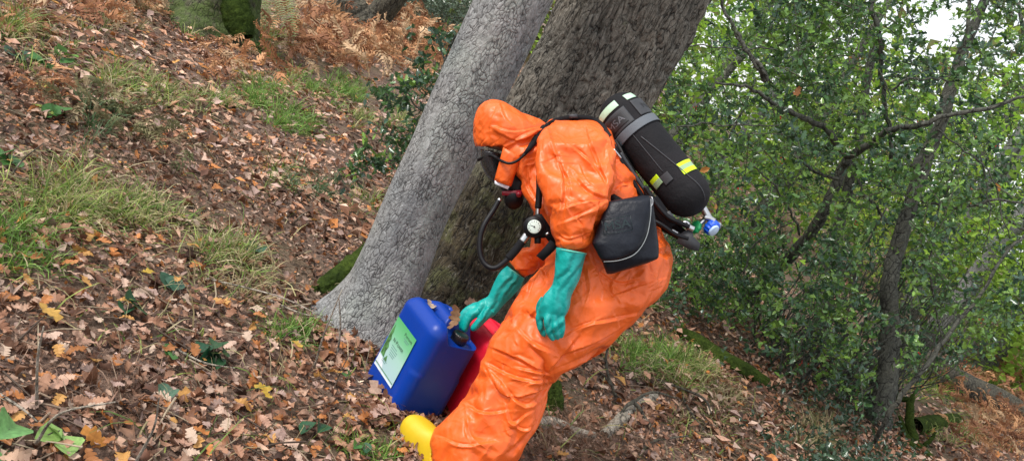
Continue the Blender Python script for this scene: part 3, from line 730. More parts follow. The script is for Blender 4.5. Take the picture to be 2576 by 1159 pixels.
z1 = gz(560, 78)
pix_tree('tree', 'wide moss-covered trunk at the upper left edge of the slope', 'tree', [(500, 110, z1), (525, 40, z1), (560, -60, z1 - .1), (640, -260, z1 - .4)], [.50, .42, .36, .34], BARK_MOSSY, flare=[(-1.4, .35, .15, .35), (0.2, .35, .15, .35)], seed=8)
o = trunk_mesh('moss_coat', np.array([P(u, v, z1 - .25) for u, v in ((612, 96), (598, 50), (582, -20), (600, -120))]), [.09, .14, .14, .1], MAT_MOSS, None, 40, 60, .02, (9, 5), 4)
t = bpy.data.objects['tree']; o.parent = t; o.location = -Vector(t.location)
z2 = gz(935, 88)
pix_tree('tree', 'small leaning tree behind the rusty bracken', 'tree', [(925, 100, z2), (945, 50, z2), (985, 0, z2 - .2), (1090, -130, z2 - .6)], [.30, .22, .20, .18], BARK_BROWN, seed=9)
pix_tree('dead_stump', 'brown mossy broken stump above the bracken', 'stump', [(905, 82, z2 - 1), (880, 45, z2 - 1), (850, 5, z2 - 1), (845, -25, z2 - 1)], [.28, .3, .26, .05], BARK_BROWN, relief=.05, seed=10)

# logs and fallen branches lying on the floor
def ground_log(name, label, cat, pts, rad, mat, seg=40, n=110, relief=.008, cell=(9, 3), seed=5, lift=.8, group=None, parent=None):
    q = []
    for i, (u, v) in enumerate(pts):
        p = G(u, v); rr = np.interp(i / (len(pts) - 1), np.linspace(0, 1, len(rad)), rad); p[2] = gh(p[0], p[1]) + rr * lift; q.append(p)
    q = np.array(q); o = trunk_mesh(name, q - q[0], rad, mat, None, seg, n, relief, cell, seed)
    o.location = Vector(q[0])
    if label: tag(o, label, cat, group)
    return o
ground_log('mossy_log', 'thick moss-covered fallen branch lying in the leaves right of the person', 'log', [(1690, 832), (1740, 862), (1800, 905), (1860, 940), (1925, 972)], [.028, .052, .06, .062, .04], MAT_MOSS, seed=3, lift=.6)
ground_log('dead_log', 'pale weathered short log behind the heel of the person', 'log', [(1515, 1100), (1560, 1060), (1600, 1025), (1642, 1005)], [.018, .028, .030, .024], BARK_PALE, seed=4)
ground_log('dead_log', 'flat pale rotting wood half buried beside the orange trouser leg', 'log', [(1330, 1075), (1380, 1068), (1440, 1092), (1490, 1100)], [.02, .03, .028, .018], BARK_PALE, seed=6, lift=.2)
ground_log('fallen_log', 'long fallen trunk lying across the clearing at far right', 'log', [(2180, 840), (2270, 905), (2400, 985), (2500, 1025), (2590, 1072), (2700, 1120)], [.16, .17, .16, .15, .14, .13], BARK_BROWN, seed=7, lift=.7)
ground_log('mossy_log', 'dark short mossy log at the foot of the forked stump', 'log', [(2290, 1085), (2350, 1072), (2400, 1060)], [.07, .07, .05], MAT_MOSS, seed=13, lift=.7)
ground_log('mossy_log', 'mossy post stub sticking up behind the knee of the trousers', 'log', [(1395, 1040), (1400, 1030), (1404, 1020)], [.05, .05, .05], MAT_MOSS, seed=15) if False else None
pz = 3.6
_p = G(1392, 1040); zz = depth(_p)
_e = pix_tree('mossy_stump', 'short mossy stump showing behind the orange knee', 'stump', [(1388, 1045, zz), (1392, 1000, zz), (1398, 955, zz)], [.034, .030, .012], MAT_MOSS, seg=30, n=40, relief=.02)

def branch_thing(name, label, cat, lines, mat, group=None, seg=10):
    """lines: [( [(u,v,z)..], [radii] )] first is the main stem; the others are side branches"""
    b = P(*lines[0][0][0]); e = empty(name, b, label, cat, group)
    lines = [([(u, v, min(z, gz(u, v) - .04) if v < 1300 else z) for u, v, z in p], r) for p, r in lines]
    for k, (pts, rr) in enumerate(lines):
        q = smooth_path(np.array([P(*p) for p in pts]), max(12, 4 * len(pts)))
        q = q + np.random.default_rng(k + len(pts)).normal(0, .15, q.shape) * np.interp(np.linspace(0, 1, len(q)), np.linspace(0, 1, len(rr)), rr)[:, None]
        r = np.interp(np.linspace(0, 1, len(q)), np.linspace(0, 1, len(rr)), rr)
        V, F = tube_np(q, r, seg); V = V - b
        mesh_np('stem' if k == 0 else 'side_branch', V, F, mat, e, True, np.full((len(V), 3), .9))
    return e
zs = gz(2300, 1120)
branch_thing('forked_stump', 'mossy dead branch standing upright with a dark fork at lower right', 'branch',
             [([(2285, 1125, zs), (2300, 1110, zs), (2288, 1060, zs), (2292, 1010, zs), (2300, 985, zs)], [.05, .045, .035, .03, .005]),
              ([(2262, 1045, zs), (2280, 1095, zs), (2320, 1130, zs), (2350, 1165, zs)], [.012, .03, .035, .03]),
              ([(2225, 995, zs + .2), (2255, 1000, zs + .1), (2290, 1005, zs)], [.03, .025, .02]),
              ([(2325, 1120, zs), (2345, 1100, zs), (2352, 1085, zs)], [.02, .015, .008])], MAT_MOSS)
zt = gz(1540, 1000)
branch_thing('dead_branch', 'dark bare forked twig standing in front of the grass patch', 'branch',
             [([(1553, 1012, zt), (1545, 985, zt), (1530, 945, zt), (1524, 900, zt), (1531, 862, zt)], [.011, .010, .008, .007, .004]),
              ([(1538, 970, zt), (1520, 945, zt), (1505, 930, zt)], [.007, .005, .002])], BARK_BROWN)
zt = gz(1640, 1090)
branch_thing('dead_branch', 'dark forked branch lying over the pale log', 'branch',
             [([(1545, 1060, zt + .1), (1590, 1010, zt), (1625, 1055, zt), (1648, 1092, zt)], [.004, .011, .010, .006]),
              ([(1590, 1010, zt), (1640, 985, zt + .2), (1700, 1000, zt + .3)], [.009, .007, .003]), ([(1595, 1165, zt - .3), (1640, 1110, zt - .1), (1730, 1095, zt)], [.008, .008, .004])], BARK_BROWN)
zt = gz(1760, 1000)
branch_thing('dead_branch', 'thin dark twig lying through the grass right of the pale log', 'branch',
             [([(1640, 950, zt), (1760, 995, zt - .3), (1790, 1040, zt - .6)], [.006, .008, .004]), ([(1700, 970, zt), (1740, 1040, zt - .4), (1770, 1080, zt - .6)], [.005, .007, .004])], BARK_BROWN)
zt = gz(2080, 1105)
branch_thing('dead_branch', 'pale forked twig on the ground under the holly', 'branch',
             [([(2010, 1120, zt), (2060, 1085, zt), (2110, 1075, zt)], [.012, .01, .005]), ([(2060, 1085, zt), (2040, 1065, zt)], [.008, .003])], BARK_PALE)
DRY = [([(790, 925), (815, 840), (860, 728)], 'pale bent dry stalk leaning on the root of the oak', 3.55), ([(848, 900), (856, 820), (852, 745)], 'reddish dry stalk beside the pale bent stalk', 3.6), ([(680, 755), (750, 785), (818, 802)], 'pale straw stalk lying towards the oak root', 3.65),
       ([(92, 1020), (95, 900), (110, 820)], 'tall dry stalk standing among the leaves at lower left', 2.45), ([(90, 1115), (150, 1040), (290, 1010)], 'long bent dry stem running right at lower left', 2.35), ([(330, 1180), (385, 1080), (400, 1000)], 'dry straw stem standing near the bottom edge', 2.4),
       ([(430, 870), (510, 910), (590, 925)], 'curved straw stem lying beside the dark green bramble', 2.9), ([(520, 700), (700, 745), (820, 800)], 'long pale straw crossing the leaves left of the oak', 3.75), ([(740, 560), (760, 540), (800, 520)], 'short dark twig in the leaves left of the grey trunk', 4.8),
       ([(380, 500), (400, 560), (430, 600)], 'thin straw stem in the grass at left centre', 4.0), ([(375, 385), (395, 430), (425, 480)], 'dry stalk leaning over leaves below the grey fern', 4.6), ([(30, 440), (60, 400), (110, 360)], 'dry stalk lying at the left edge', 4.2), ([(0, 990), (60, 1030), (95, 1060)], 'pale twig at the lower left edge', 2.3)]
for pts, lab, z in DRY:
    zz = [gz(*pts[0]) - .05, gz(*pts[0]) - .12, gz(*pts[0]) - .18]
    q = smooth_path(np.array([P(u, v, k) for (u, v), k in zip(pts, zz)]), 12)
    V, F = tube_np(q, np.linspace(.0045, .002, 12), 6)
    tag(mesh_np('dry_stalk', V, F, BARK_PALE, None, True, np.ones((len(V), 3)), loc=q[0]), lab, 'stalk', 'dry stalks in the leaf litter')
# ================================================================== hollies, saplings, the wood behind
HOLLIES = [holly_leaf(i) for i in range(6)]
HCOL = np.array([(.055, .125, .05), (.07, .16, .055), (.036, .088, .042), (.095, .20, .06), (.065, .13, .085)])
HLIT = np.array([(.14, .27, .05), (.19, .34, .06), (.10, .21, .05)])  # lighter greens for lit sprigs, the light painted into the leaf colour
MAT_TWIG = simple_mat('holly_twig_bark', (.075, .075, .05), .8, bumps=.3)
MAT_STEM = bark_mat('holly_bark', (.05, .052, .045), (.14, .145, .12), (.04, .07, .018), .6, .5, 20)

def sprigs(centers, g, L=(.22, .5), nl=16, leaf=(.030, .066), templ=HOLLIES, pal=HCOL, palmix=None, droop=-.25, twig=.0032, jit=1.4):
    """twigs with alternate leaves; returns leaf arrays and twig arrays"""
    n = len(centers); d = g.normal(0, 1, (n, 3)); d[:, 2] = d[:, 2] * .6 + .1; d /= np.linalg.norm(d, axis=1)[:, None]
    ln = g.uniform(L[0], L[1], n); T = []; pos, dr, col = [], [], []
    t = np.linspace(.08, 1, nl)
    P0 = centers[:, None] + d[:, None] * (ln[:, None] * (t - .5)[None])[..., None]
    P0[..., 2] += droop * (ln[:, None] * t[None] ** 2)
    side = np.cross(d, [0, 0, 1.]); side /= np.linalg.norm(side, axis=1)[:, None] + 1e-9; upd = np.cross(side, d)
    a = (np.arange(nl) * 2.4)[None] + g.uniform(0, 6, (n, 1))
    ld = side[:, None] * np.cos(a)[..., None] + upd[:, None] * np.sin(a)[..., None] + d[:, None] * .6 + g.normal(0, .3, (n, nl, 3))
    pos = P0.reshape(-1, 3) + ld.reshape(-1, 3) * .018; ld = ld.reshape(-1, 3); m = len(pos)
    base = pal[g.integers(0, len(pal), n)]
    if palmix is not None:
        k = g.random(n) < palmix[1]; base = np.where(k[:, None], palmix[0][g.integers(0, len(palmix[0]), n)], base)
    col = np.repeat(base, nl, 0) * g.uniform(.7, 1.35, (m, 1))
    keep = g.random(m) < .88
    LV = scatter(templ, pos[keep], basis_rot(ld[keep], g, g.normal(0, jit, keep.sum())), g.uniform(leaf[0], leaf[1], keep.sum()), col[keep], g)
    # twigs as three-sided rods
    k = 5; tt = np.linspace(0, nl - 1, k).astype(int); C = P0[:, tt]; ang = np.array([0, 2.1, 4.2]); w = twig * np.linspace(1.3, .5, k)
    ring = C[:, :, None] + (side[:, None, None] * np.cos(ang)[None, None, :, None] + upd[:, None, None] * np.sin(ang)[None, None, :, None]) * w[None, :, None, None]
    TV = ring.reshape(-1, 3); i = (np.arange(n) * k * 3)[:, None, None] + (np.arange(k - 1) * 3)[None, :, None]; j = np.arange(3)[None, None]; l = (j + 1) % 3
    TF = np.stack([i + j, i + l, i + 3 + l, i + 3 + j], -1).reshape(-1, 4)
    return LV, (TV, TF)

def vb(u):   # lower edge of the holly thicket in the view
    return np.interp(u, [1500, 1690, 1860, 2000, 2150, 2300, 2450, 2600, 3000], [740, 770, 840, 950, 1010, 960, 900, 850, 950])
STEMS = [([(1850, 805), (1885, 745), (1950, 680), (2050, 560), (2110, 430)], 44, 7.6), ([(2205, 1095), (2222, 960), (2238, 850), (2245, 720), (2262, 600)], 40, 7.0), ([(2110, 430), (2190, 360), (2250, 330), (2340, 312), (2450, 290), (2600, 240)], 26, 6.0), ([(2085, 335), (1960, 262), (1800, 208)], 24, 6.0)]
def clump(n, g, ulo, uhi, vlo, zlo, zhi, sky=True, freq=.9, thr=.46):
    out = []
    while sum(len(a) for a in out) < n:
        m = n * 3; u = g.uniform(ulo, uhi, m); v = g.uniform(vlo, 1150, m); z = g.uniform(zlo, zhi, m)
        ok = v < vb(u) - g.uniform(0, 90, m) * (g.random(m) < .7)
        if sky:
            s = np.exp(-(((u - 2365) / 125) ** 2 + ((v - 50) / 120) ** 2)); ok &= g.random(m) > s * .88
            ok &= g.random(m) > np.clip((u - 2250) / 900, 0, .35)
        for PL, wdt, zm in STEMS:
            best = np.full(m, 1e9)
            for a_, b_ in zip(PL[:-1], PL[1:]):
                a_ = np.array(a_, float); b_ = np.array(b_, float); L_ = np.linalg.norm(b_ - a_); d_ = (b_ - a_) / L_; q = np.stack([u, v], -1) - a_; t_ = np.clip(q @ d_, 0, L_); best = np.minimum(best, np.linalg.norm(q - t_[:, None] * d_, axis=1))
            ok &= ~((best < wdt) & (z < zm) & (g.random(m) < .85))
        p = P(u, v, z); ok &= p[:, 2] > gh(p[:, 0], p[:, 1]) + .12; p = p[ok]
        c = vnoise3(p * freq * 2.2, 3) * .6 + vnoise3(p * freq * 5, 7) * .4; p = p[c > thr]
        out.append(p)
    return np.vstack(out)[:n]

def limbs(e, L, mat, name='branch', seg=10, wob=.02):
    b = world_loc(e)
    if e.name.startswith('holly_tree'): L = [L[0]] + [([(u, v, z - (.9 if z < 7.8 else 0)) for u, v, z in p], [x * .74 for x in r]) for p, r in L[1:]]; L[0] = (L[0][0], [x * .8 for x in L[0][1]])
    for k, (pts, rr) in enumerate(L):
        n = max(14, 6 * len(pts)); q = smooth_path(np.array([P(*p) for p in pts]), n)
        g = np.random.default_rng(len(pts) * 7 + k); w = np.cumsum(g.normal(0, 1, q.shape), 0); w -= np.linspace(0, 1, n)[:, None] * w[-1]; q = q + w * wob * .35
        r = np.interp(np.linspace(0, 1, n), np.linspace(0, 1, len(rr)), rr) * (1 + g.uniform(-.07, .07, n))
        V, F = tube_np(q, r, seg); mesh_np(name if k else 'trunk', V - np.array(b), F, mat, e, True, np.full((len(V), 3), .9))

def holly(label, limb, cent, seed, single=0, nl=16, far=False):
    g = np.random.default_rng(seed); b = P(*limb[0][0][0]); e = empty('holly_tree', b, label, 'tree')
    limbs(e, limb, MAT_STEM)
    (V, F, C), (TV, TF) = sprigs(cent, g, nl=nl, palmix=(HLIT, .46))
    tag(mesh_np('crown', V - b, F, MAT_HOLLY, e, False, C), kind='stuff')
    tag(mesh_np('twigs', TV - b, TF, MAT_TWIG, e, True), kind='stuff')
    # berries in small clusters
    bc = cent[g.integers(0, len(cent), 26)]; Vs = []
    ico = np.array([(0, 0, 1), (0, 0, -1), (1, 0, 0), (-1, 0, 0), (0, 1, 0), (0, -1, 0)], float); fi = np.array([(0, 2, 4), (0, 4, 3), (0, 3, 5), (0, 5, 2), (1, 4, 2), (1, 3, 4), (1, 5, 3), (1, 2, 5)])
    ps = (bc[:, None] + g.normal(0, .015, (len(bc), 6, 3))).reshape(-1, 3)
    V = (ps[:, None] + ico[None] * .0065).reshape(-1, 3); F = (fi[None] + (np.arange(len(ps)) * 6)[:, None, None]).reshape(-1, 3)
    tag(mesh_np('berries', V - b, F, MAT_BERRY, e, True), kind='stuff')
    if single:
        u, v, z = proj(cent); m = np.nonzero((u > 1690) & (u < 2560) & (v > 10) & (v < 1000))[0]; m = m[np.argsort(z[m])][:single // 4]
        mes = []
        for k in range(4):
            tv, tf = HOLLIES[k]; me = bpy.data.meshes.new('leaf'); me.from_pydata(tv.tolist(), [], tf.tolist()); me.materials.append(MAT_HOLLY_OBJ); mes.append(me)
        for i in m:
            for q in range(4):
                o = bpy.data.objects.new('leaf', mes[int(g.integers(4))]); COL.objects.link(o); o.parent = e
                o.location = Vector(cent[i] + g.normal(0, .035, 3) - b); s = g.uniform(.045, .062); o.scale = (s, s, s); o.rotation_euler = tuple(g.uniform(-3, 3, 3))
    return e
MAT_BERRY = simple_mat('red_berry', (.55, .02, .015), .25, bumps=0)
MAT_HOLLY_OBJ = leaf_mat('holly_leaf_single', .24, .12, .6, [(0.0, (.03, .08, .03)), (.3, (.045, .11, .035)), (.6, (.025, .06, .03)), (.8, (.10, .19, .04))])

def build_hollies():
    g = np.random.default_rng(21)
    cA = clump(760, g, 1480, 2150, -260, 5.6, 8.6)
    cX = P(g.uniform(1680, 1960, 260), g.uniform(560, 800, 260), g.uniform(6.6, 8.4, 260)); cX = cX[cX[:, 2] > gh(cX[:, 0], cX[:, 1]) + .08]; cA = np.vstack([cA, cX])
    cB = clump(1200, g, 1950, 2760, -300, 5.4, 8.4)
    cC = clump(620, g, 2250, 3050, -200, 7.6, 10.5, thr=.5)
    cD = clump(470, g, 1420, 2300, -350, 8.2, 11, thr=.47)
    za, zb = gz(1858, 800), gz(2212, 1075)
    holly('glossy dark holly tree with an oblique trunk just right of the air cylinder', [
        ([(1850, 805, za), (1885, 745, za), (1950, 680, za - .4), (2050, 560, za - 1), (2110, 430, za - 1.2), (2135, 395, za - 1.3)], [.10, .085, .08, .06, .05, .045]),
        ([(2132, 392, 6.9), (2085, 335, 6.7), (2030, 290, 6.6), (1960, 262, 6.5), (1880, 232, 6.4), (1800, 208, 6.3)], [.035, .028, .024, .02, .015, .008]),
        ([(2130, 392, 6.9), (2190, 360, 6.7), (2250, 330, 6.5), (2340, 312, 6.3), (2450, 290, 6.2), (2600, 240, 6.1)], [.035, .03, .026, .022, .018, .012]),
        ([(1965, -80, 6.2), (1990, 0, 6.2), (1840, 60, 6.3), (1870, 130, 6.3), (1930, 205, 6.3)][2:] + [], [.014, .016, .018]),
        ([(1800, -30, 6.3), (1822, 30, 6.3), (1850, 95, 6.3), (1890, 150, 6.3), (1925, 205, 6.35)], [.012, .013, .014, .015, .018]),
        ([(1720, 120, 6.6), (1850, 125, 6.5), (1990, 130, 6.5)], [.005, .006, .005]), ([(1700, 320, 6.3), (1830, 318, 6.3), (1960, 315, 6.4)], [.006, .007, .005]),
        ([(1900, 420, 6.6), (1960, 500, 6.9), (2010, 590, 7.2)], [.006, .009, .012]), ([(2240, 230, 6.5), (2300, 195, 6.4), (2400, 205, 6.4)], [.01, .009, .006]),
        ([(1935, 240, 7.2), (1960, 330, 7.2), (2040, 420, 7.2), (2110, 450, 7.1)], [.006, .01, .013, .016]), ([(1870, 690, 7.6), (1900, 620, 7.5), (1990, 560, 7.3)], [.012, .009, .006])], cA, 31)
    holly('tall holly tree with an upright furrowed trunk in the right of the picture', [
        ([(2205, 1095, zb), (2215, 1040, zb), (2222, 960, zb), (2238, 850, zb), (2245, 720, zb - .1), (2262, 600, zb - .1), (2320, 430, zb - .2), (2390, 230, zb - .2), (2455, 60, zb - .3), (2560, -200, zb - .4)], [.13, .115, .105, .095, .085, .075, .065, .055, .045, .03]),
        ([(2200, 1110, zb), (2230, 1060, zb - .2), (2300, 960, zb - .3), (2400, 820, zb - .3), (2530, 640, zb - .2), (2620, 560, zb)], [.02, .022, .02, .018, .014, .008]),
        ([(2190, -60, 6.6), (2185, 10, 6.6), (2200, 80, 6.6), (2212, 160, 6.7), (2225, 260, 6.8), (2240, 400, 6.9)], [.018, .02, .022, .022, .02, .018]),
        ([(2290, 420, 7.3), (2330, 360, 7.3), (2380, 250, 7.2), (2420, 120, 7.2), (2440, -30, 7.2)], [.028, .03, .026, .022, .018]),
        ([(2100, 800, 7.6), (2170, 640, 7.5), (2230, 520, 7.3)], [.012, .01, .008]), ([(2370, 880, 7.4), (2330, 700, 7.3), (2340, 560, 7.2), (2420, 380, 7)], [.008, .01, .009, .006]),
        ([(2060, 820, 7.8), (2080, 740, 7.8), (2100, 640, 7.7)], [.012, .012, .008]), ([(2360, 330, 6.6), (2430, 380, 6.5), (2490, 470, 6.4), (2540, 600, 6.4)], [.008, .007, .006, .004]),
        ([(2300, 500, 6.8), (2400, 520, 6.7), (2500, 500, 6.6), (2590, 515, 6.6)], [.01, .012, .012, .01]), ([(2230, 560, 6.8), (2180, 500, 6.7), (2150, 430, 6.7)], [.014, .012, .01]),
        ([(2440, 330, 6.5), (2470, 420, 6.5), (2480, 560, 6.5), (2470, 640, 6.6)], [.006, .006, .005, .003])], cB, 32, single=248)
    zc = gz(2700, 1080)
    holly('thin holly at the far right edge with bright gaps in its crown', [([(2720, 1080, zc), (2700, 900, zc), (2650, 600, zc - .2), (2600, 300, zc - .4), (2560, 0, zc - .6)], [.09, .08, .07, .05, .03]),
        ([(2650, 600, 9), (2560, 560, 9), (2450, 470, 9)], [.02, .02, .01])], cC, 33, nl=14)
    zd = gz(2060, 860)
    holly('further holly thicket glimpsed between the nearer holly stems', [([(2060, 860, zd), (2090, 640, zd), (2150, 400, zd - .3), (2200, 100, zd - .5)], [.09, .08, .06, .04]),
        ([(1750, 700, 9.4), (1800, 560, 9.3), (1820, 400, 9.2), (1900, 200, 9)], [.03, .028, .022, .015])], cD, 34, nl=14)
    # thin upright shoots at the foot of the thicket
    e = empty('holly_shoots', G(2080, 900), 'thicket of thin bare shoots under the holly crowns', 'shrub'); b = np.array(world_loc(e)); L = []
    for k in range(150):
        u = g.uniform(1880, 2420); v = vb(np.array([u]))[0] + g.uniform(-60, 30); p = G(u, v); top = p + np.array([g.normal(.1, .25), g.normal(0, .25), g.uniform(.5, 1.4)])
        q = smooth_path(np.array([p, (p + top) / 2 + g.normal(0, .05, 3), top]), 7); V, F = tube_np(q, np.linspace(.009, .003, 7) * g.uniform(.6, 1.3), 5, False); L.append((V - b, F))
    V, F, _ = cat_meshes(L); tag(mesh_np('shoots', V, F, MAT_STEM, e, True, np.full((len(V), 3), .7)), kind='stuff')
    # ground ivy and seedlings
    p = np.array([G(g.normal(2090, 95), g.uniform(900, 1250)) for _ in range(260)] + [G(g.normal(1990, 60), g.normal(870, 40)) for _ in range(70)])
    p[:, 2] += g.uniform(.03, .22, len(p))
    (V, F, C), (TV, TF) = sprigs(p, g, (.12, .3), 9, (.03, .05), HOLLIES, np.array([(.04, .08, .045), (.06, .11, .06), (.03, .06, .03)]))
    tag(mesh_np('ground_ivy', V, F, MAT_HOLLY, None, False, C), 'dark green ivy and seedlings on the floor under the holly', kind='stuff')
    # shrub at the top behind the bracken
    zz = gz(1085, 90); b = G(1085, 90); e = empty('holly_bush', b, 'grey green bush beyond the bracken left of the grey trunk', 'shrub')
    c = P(g.normal(1085, 75, 330), g.normal(20, 42, 330), g.uniform(zz - 1.5, zz + 2, 330)); c = c[c[:, 2] > gh(c[:, 0], c[:, 1]) + .1]
    (V, F, C), (TV, TF) = sprigs(c, g, (.5, 1.1), 16, (.07, .10), HOLLIES[:2], np.array([(.10, .15, .10), (.15, .21, .14), (.08, .12, .08)]), twig=.006)
    tag(mesh_np('crown', V - b, F, MAT_HOLLY, e, False, C), kind='stuff'); tag(mesh_np('twigs', TV - b, TF, MAT_TWIG, e, True), kind='stuff')
    # sapling behind the grey stem
    b = G(1075, 560); e = empty('holly_sapling', b, 'small dark holly sapling poking out left of the grey trunk', 'shrub')
    cl = [(1150, 95, 16, 30), (1085, 75, 5, 20), (1100, 200, 22, 35), (1010, 215, 14, 32), (960, 235, 6, 18), (1060, 330, 16, 32), (990, 345, 16, 30), (930, 390, 10, 25), (1000, 410, 14, 30), (910, 410, 6, 20), (975, 255, 6, 18), (1045, 260, 8, 22)]
    c = np.vstack([P(g.normal(u, s, n), g.normal(v, s * .6, n), g.uniform(4.9, 5.4, n)) for u, v, n, s in cl])
    (V, F, C), (TV, TF) = sprigs(c, g, (.08, .2), 9, (.034, .055), HOLLIES, HCOL * .9, palmix=(HLIT, .1), twig=.002)
    tag(mesh_np('crown', V - b, F, MAT_HOLLY, e, False, C), kind='stuff'); tag(mesh_np('twigs', TV - b, TF, MAT_TWIG, e, True), kind='stuff')
    limbs(e, [([(1075, 560, depth(b)), (1080, 420, 5.2), (1100, 300, 5.15), (1120, 150, 5.1), (1170, 60, 5.1)], [.012, .011, .009, .007, .004]), ([(1080, 420, 5.2), (1010, 400, 5.15), (930, 405, 5.1)], [.006, .005, .002]),
              ([(1100, 300, 5.15), (1040, 260, 5.1), (960, 240, 5.1)], [.006, .005, .002]), ([(1120, 160, 5.1), (1090, 90, 5.1), (1055, 85, 5.1)], [.006, .004, .002]), ([(1070, 370, 5.2), (1000, 340, 5.1), (975, 320, 5.1)], [.005, .004, .002])], MAT_STEM)
build_hollies()

# ------------------------------------------------------------------ trees of the wood beyond
FOV = [oval_leaf(300 + i, 3, .3, .8) for i in range(4)]
def build_far():
    g = np.random.default_rng(44)
    spec = [(1700, 14, 330, 2.6, (.16, .27, .03)), (1900, 17, 60, 3.0, (.20, .30, .04)), (2090, 15, 250, 2.4, (.13, .24, .04)), (2230, 20, 420, 3.0, (.28, .36, .06)), (2520, 14.5, 430, 2.6, (.20, .34, .04)), (2600, 18, 180, 3, (.26, .36, .06)),
            (2460, 19, 620, 2.6, (.30, .42, .05)), (1560, 19, -60, 3.0, (.16, .24, .04)), (2780, 15, 500, 3.0, (.18, .28, .05)), (2330, 16, 640, 1.8, (.26, .33, .07)), (1980, 22, 420, 3.4, (.20, .24, .08)), (2580, 13, 760, 1.5, (.20, .31, .05))]
    for k, (u, z, v, rad, col) in enumerate(spec):
        c = P(u, v, z); gx = c.copy(); gx[2] = gh(c[0], c[1]); b = gx
        lab = ['leafy bright green tree behind the air cylinder', 'tall yellow green tree beyond the hollies near the dark oak stem', 'green tree filling the gap above the holly fork', 'pale yellow green tree standing far behind the upright holly trunk',
               'lime green tree at the right edge behind the long bare holly branch', 'pale leafy tree at the top right corner', 'low sunlit lime bush beyond the fallen trunk', 'far green tree seen between the two oak stems', 'leafy tree just outside the right edge',
               'low yellowish bush behind the leaning bare stem', 'hazy olive tree deep in the wood', 'brightest lime bush at the right edge above the bracken'][k]
        e = empty('woodland_tree', b, lab, 'tree')
        top = c + np.array([g.normal(0, .3), 0, rad * .8]); pth = np.array([b - [0, 0, .1], b * .5 + c * .5 + g.normal(0, .12, 3), c, top])
        V, F = tube_np(smooth_path(pth, 16), np.linspace(.17, .05, 16), 9); mesh_np('trunk', V - b, F, MAT_STEM, e, True, np.full((len(V), 3), 1.1))
        n = 3400; d = g.normal(0, 1, (n, 3)); d /= np.linalg.norm(d, axis=1)[:, None]; r = rad * g.uniform(.15, 1, n) ** .5
        p = c + d * r[:, None] * [1.15, 1, .9]; cn = vnoise3(p * 1.1, k) * .6 + vnoise3(p * 2.7, k + 3) * .4; p = p[cn > .45]
        uu, vv, _ = proj(p); s = np.exp(-(((uu - 2370) / 125) ** 2 + ((vv - 60) / 125) ** 2)); p = p[g.random(len(p)) > s * 1.0]; p = p[p[:, 2] > gh(p[:, 0], p[:, 1]) + .05]; n = len(p)
        V, F, C = scatter(FOV, p, rand_rot(n, .8, g), g.uniform(.10, .17, n), np.array(col) * 1.45 * g.uniform(.65, 1.4, (n, 1)), g)  # crown greens brightened: the backlit look is partly painted into their colour
        tag(mesh_np('crown', V - b, F, MAT_FAR, e, False, C), kind='stuff')
    # slim grey stems seen against the light
    for k, (u, v0, u2, z, r, lab) in enumerate([(2480, 640, 2600, 13, .16, 'slim grey stem right of the bright sky gap'), (2330, 700, 2360, 15, .14, 'blurred grey stem under the sky gap'), (2440, 600, 2520, 18, .22, 'distant grey trunk in the upper right corner'), (1760, 500, 1850, 16, .13, 'distant thin stem behind the air cylinder')]):
        b0 = P(u, v0, z); b0[2] = gh(b0[0], b0[1]); tp = b0 + np.array([(u2 - u) / 900, 0, 11]); e = empty('woodland_tree', b0, lab, 'tree')
        V, F = tube_np(smooth_path(np.array([b0, (b0 * 2 + tp) / 3 + g.normal(0, .1, 3), tp]), 20), np.linspace(r, r * .5, 20), 12); mesh_np('trunk', V - b0, F, BARK_GREY, e, True, np.full((len(V), 3), .8))
    # the wood further off, one soft mass
    n = 46000; az = g.uniform(-1.0, 1.15, n); z = g.uniform(28, 48, n); p = np.stack([np.sin(az) * z, np.cos(az) * z, z * 0], -1); p[:, 2] = g.uniform(0, 1, n) ** 1.3 * 15
    cn = vnoise3(p * .22, 5) * .6 + vnoise3(p * .7, 9) * .4; p = p[cn > .44]
    uu, vv, _ = proj(p); s = np.exp(-(((uu - 2370) / 180) ** 2 + ((vv - 40) / 170) ** 2)); p = p[g.random(len(p)) > s * 1.15]; n = len(p)
    p[:, 2] += gh(p[:, 0], p[:, 1]); pal = np.array([(.16, .22, .06), (.24, .26, .09), (.12, .15, .06), (.25, .2, .1), (.2, .28, .07)])
    V, F, C = scatter([oval_leaf(9, 2, .35, .6)], p, rand_rot(n, .9, g), g.uniform(.35, .7, n), pal[g.integers(0, 5, n)] * g.uniform(.7, 1.3, (n, 1)), g)
    tag(mesh_np('far_wood', V, F, MAT_FAR, None, False, C), 'distant autumn woodland', kind='stuff')
build_far()

# ------------------------------------------------------------------ broad-leaved seedlings and brambles on the slope
MAT_BROAD = leaf_mat('bramble_leaf', .4, .25, .45)
def seedling(label, u, v, leaves, cols, size, stem=.12, name='bramble', seed=0):
    """leaves: list of (du, dv) pixel offsets where the leaf centres appear"""
    g = np.random.default_rng(seed + int(u)); b = G(u, v); z = depth(b); e = empty(name, b, label, 'plant')
    for k, (du, dv) in enumerate(leaves):
        c = P(u + du, v + dv, z - .05 - .04 * g.random()); c[2] = max(c[2], gh(c[0], c[1]) + .03)
        tv, tf = oval_leaf(500 + k + int(u), 6, .36, .7, .14); d = (c - b) * [1, 1, .15] + g.normal(0, .01, 3)
        V, F, C = scatter([(tv, tf)], (c - b)[None], basis_rot(d[None], g, np.array([g.normal(-.2, .35)])), np.array([size * g.uniform(.85, 1.15)]), np.array([cols[k % len(cols)]]), g, .06)
        mesh_np('leaf', V, F, MAT_BROAD, e, True, C)
        q = smooth_path(np.array([[0, 0, 0], (c - b) * .6 + [0, 0, .015], c - b]), 6); V, F = tube_np(q, .0022, 5); mesh_np('stem', V, F, MAT_TWIG, e, True)
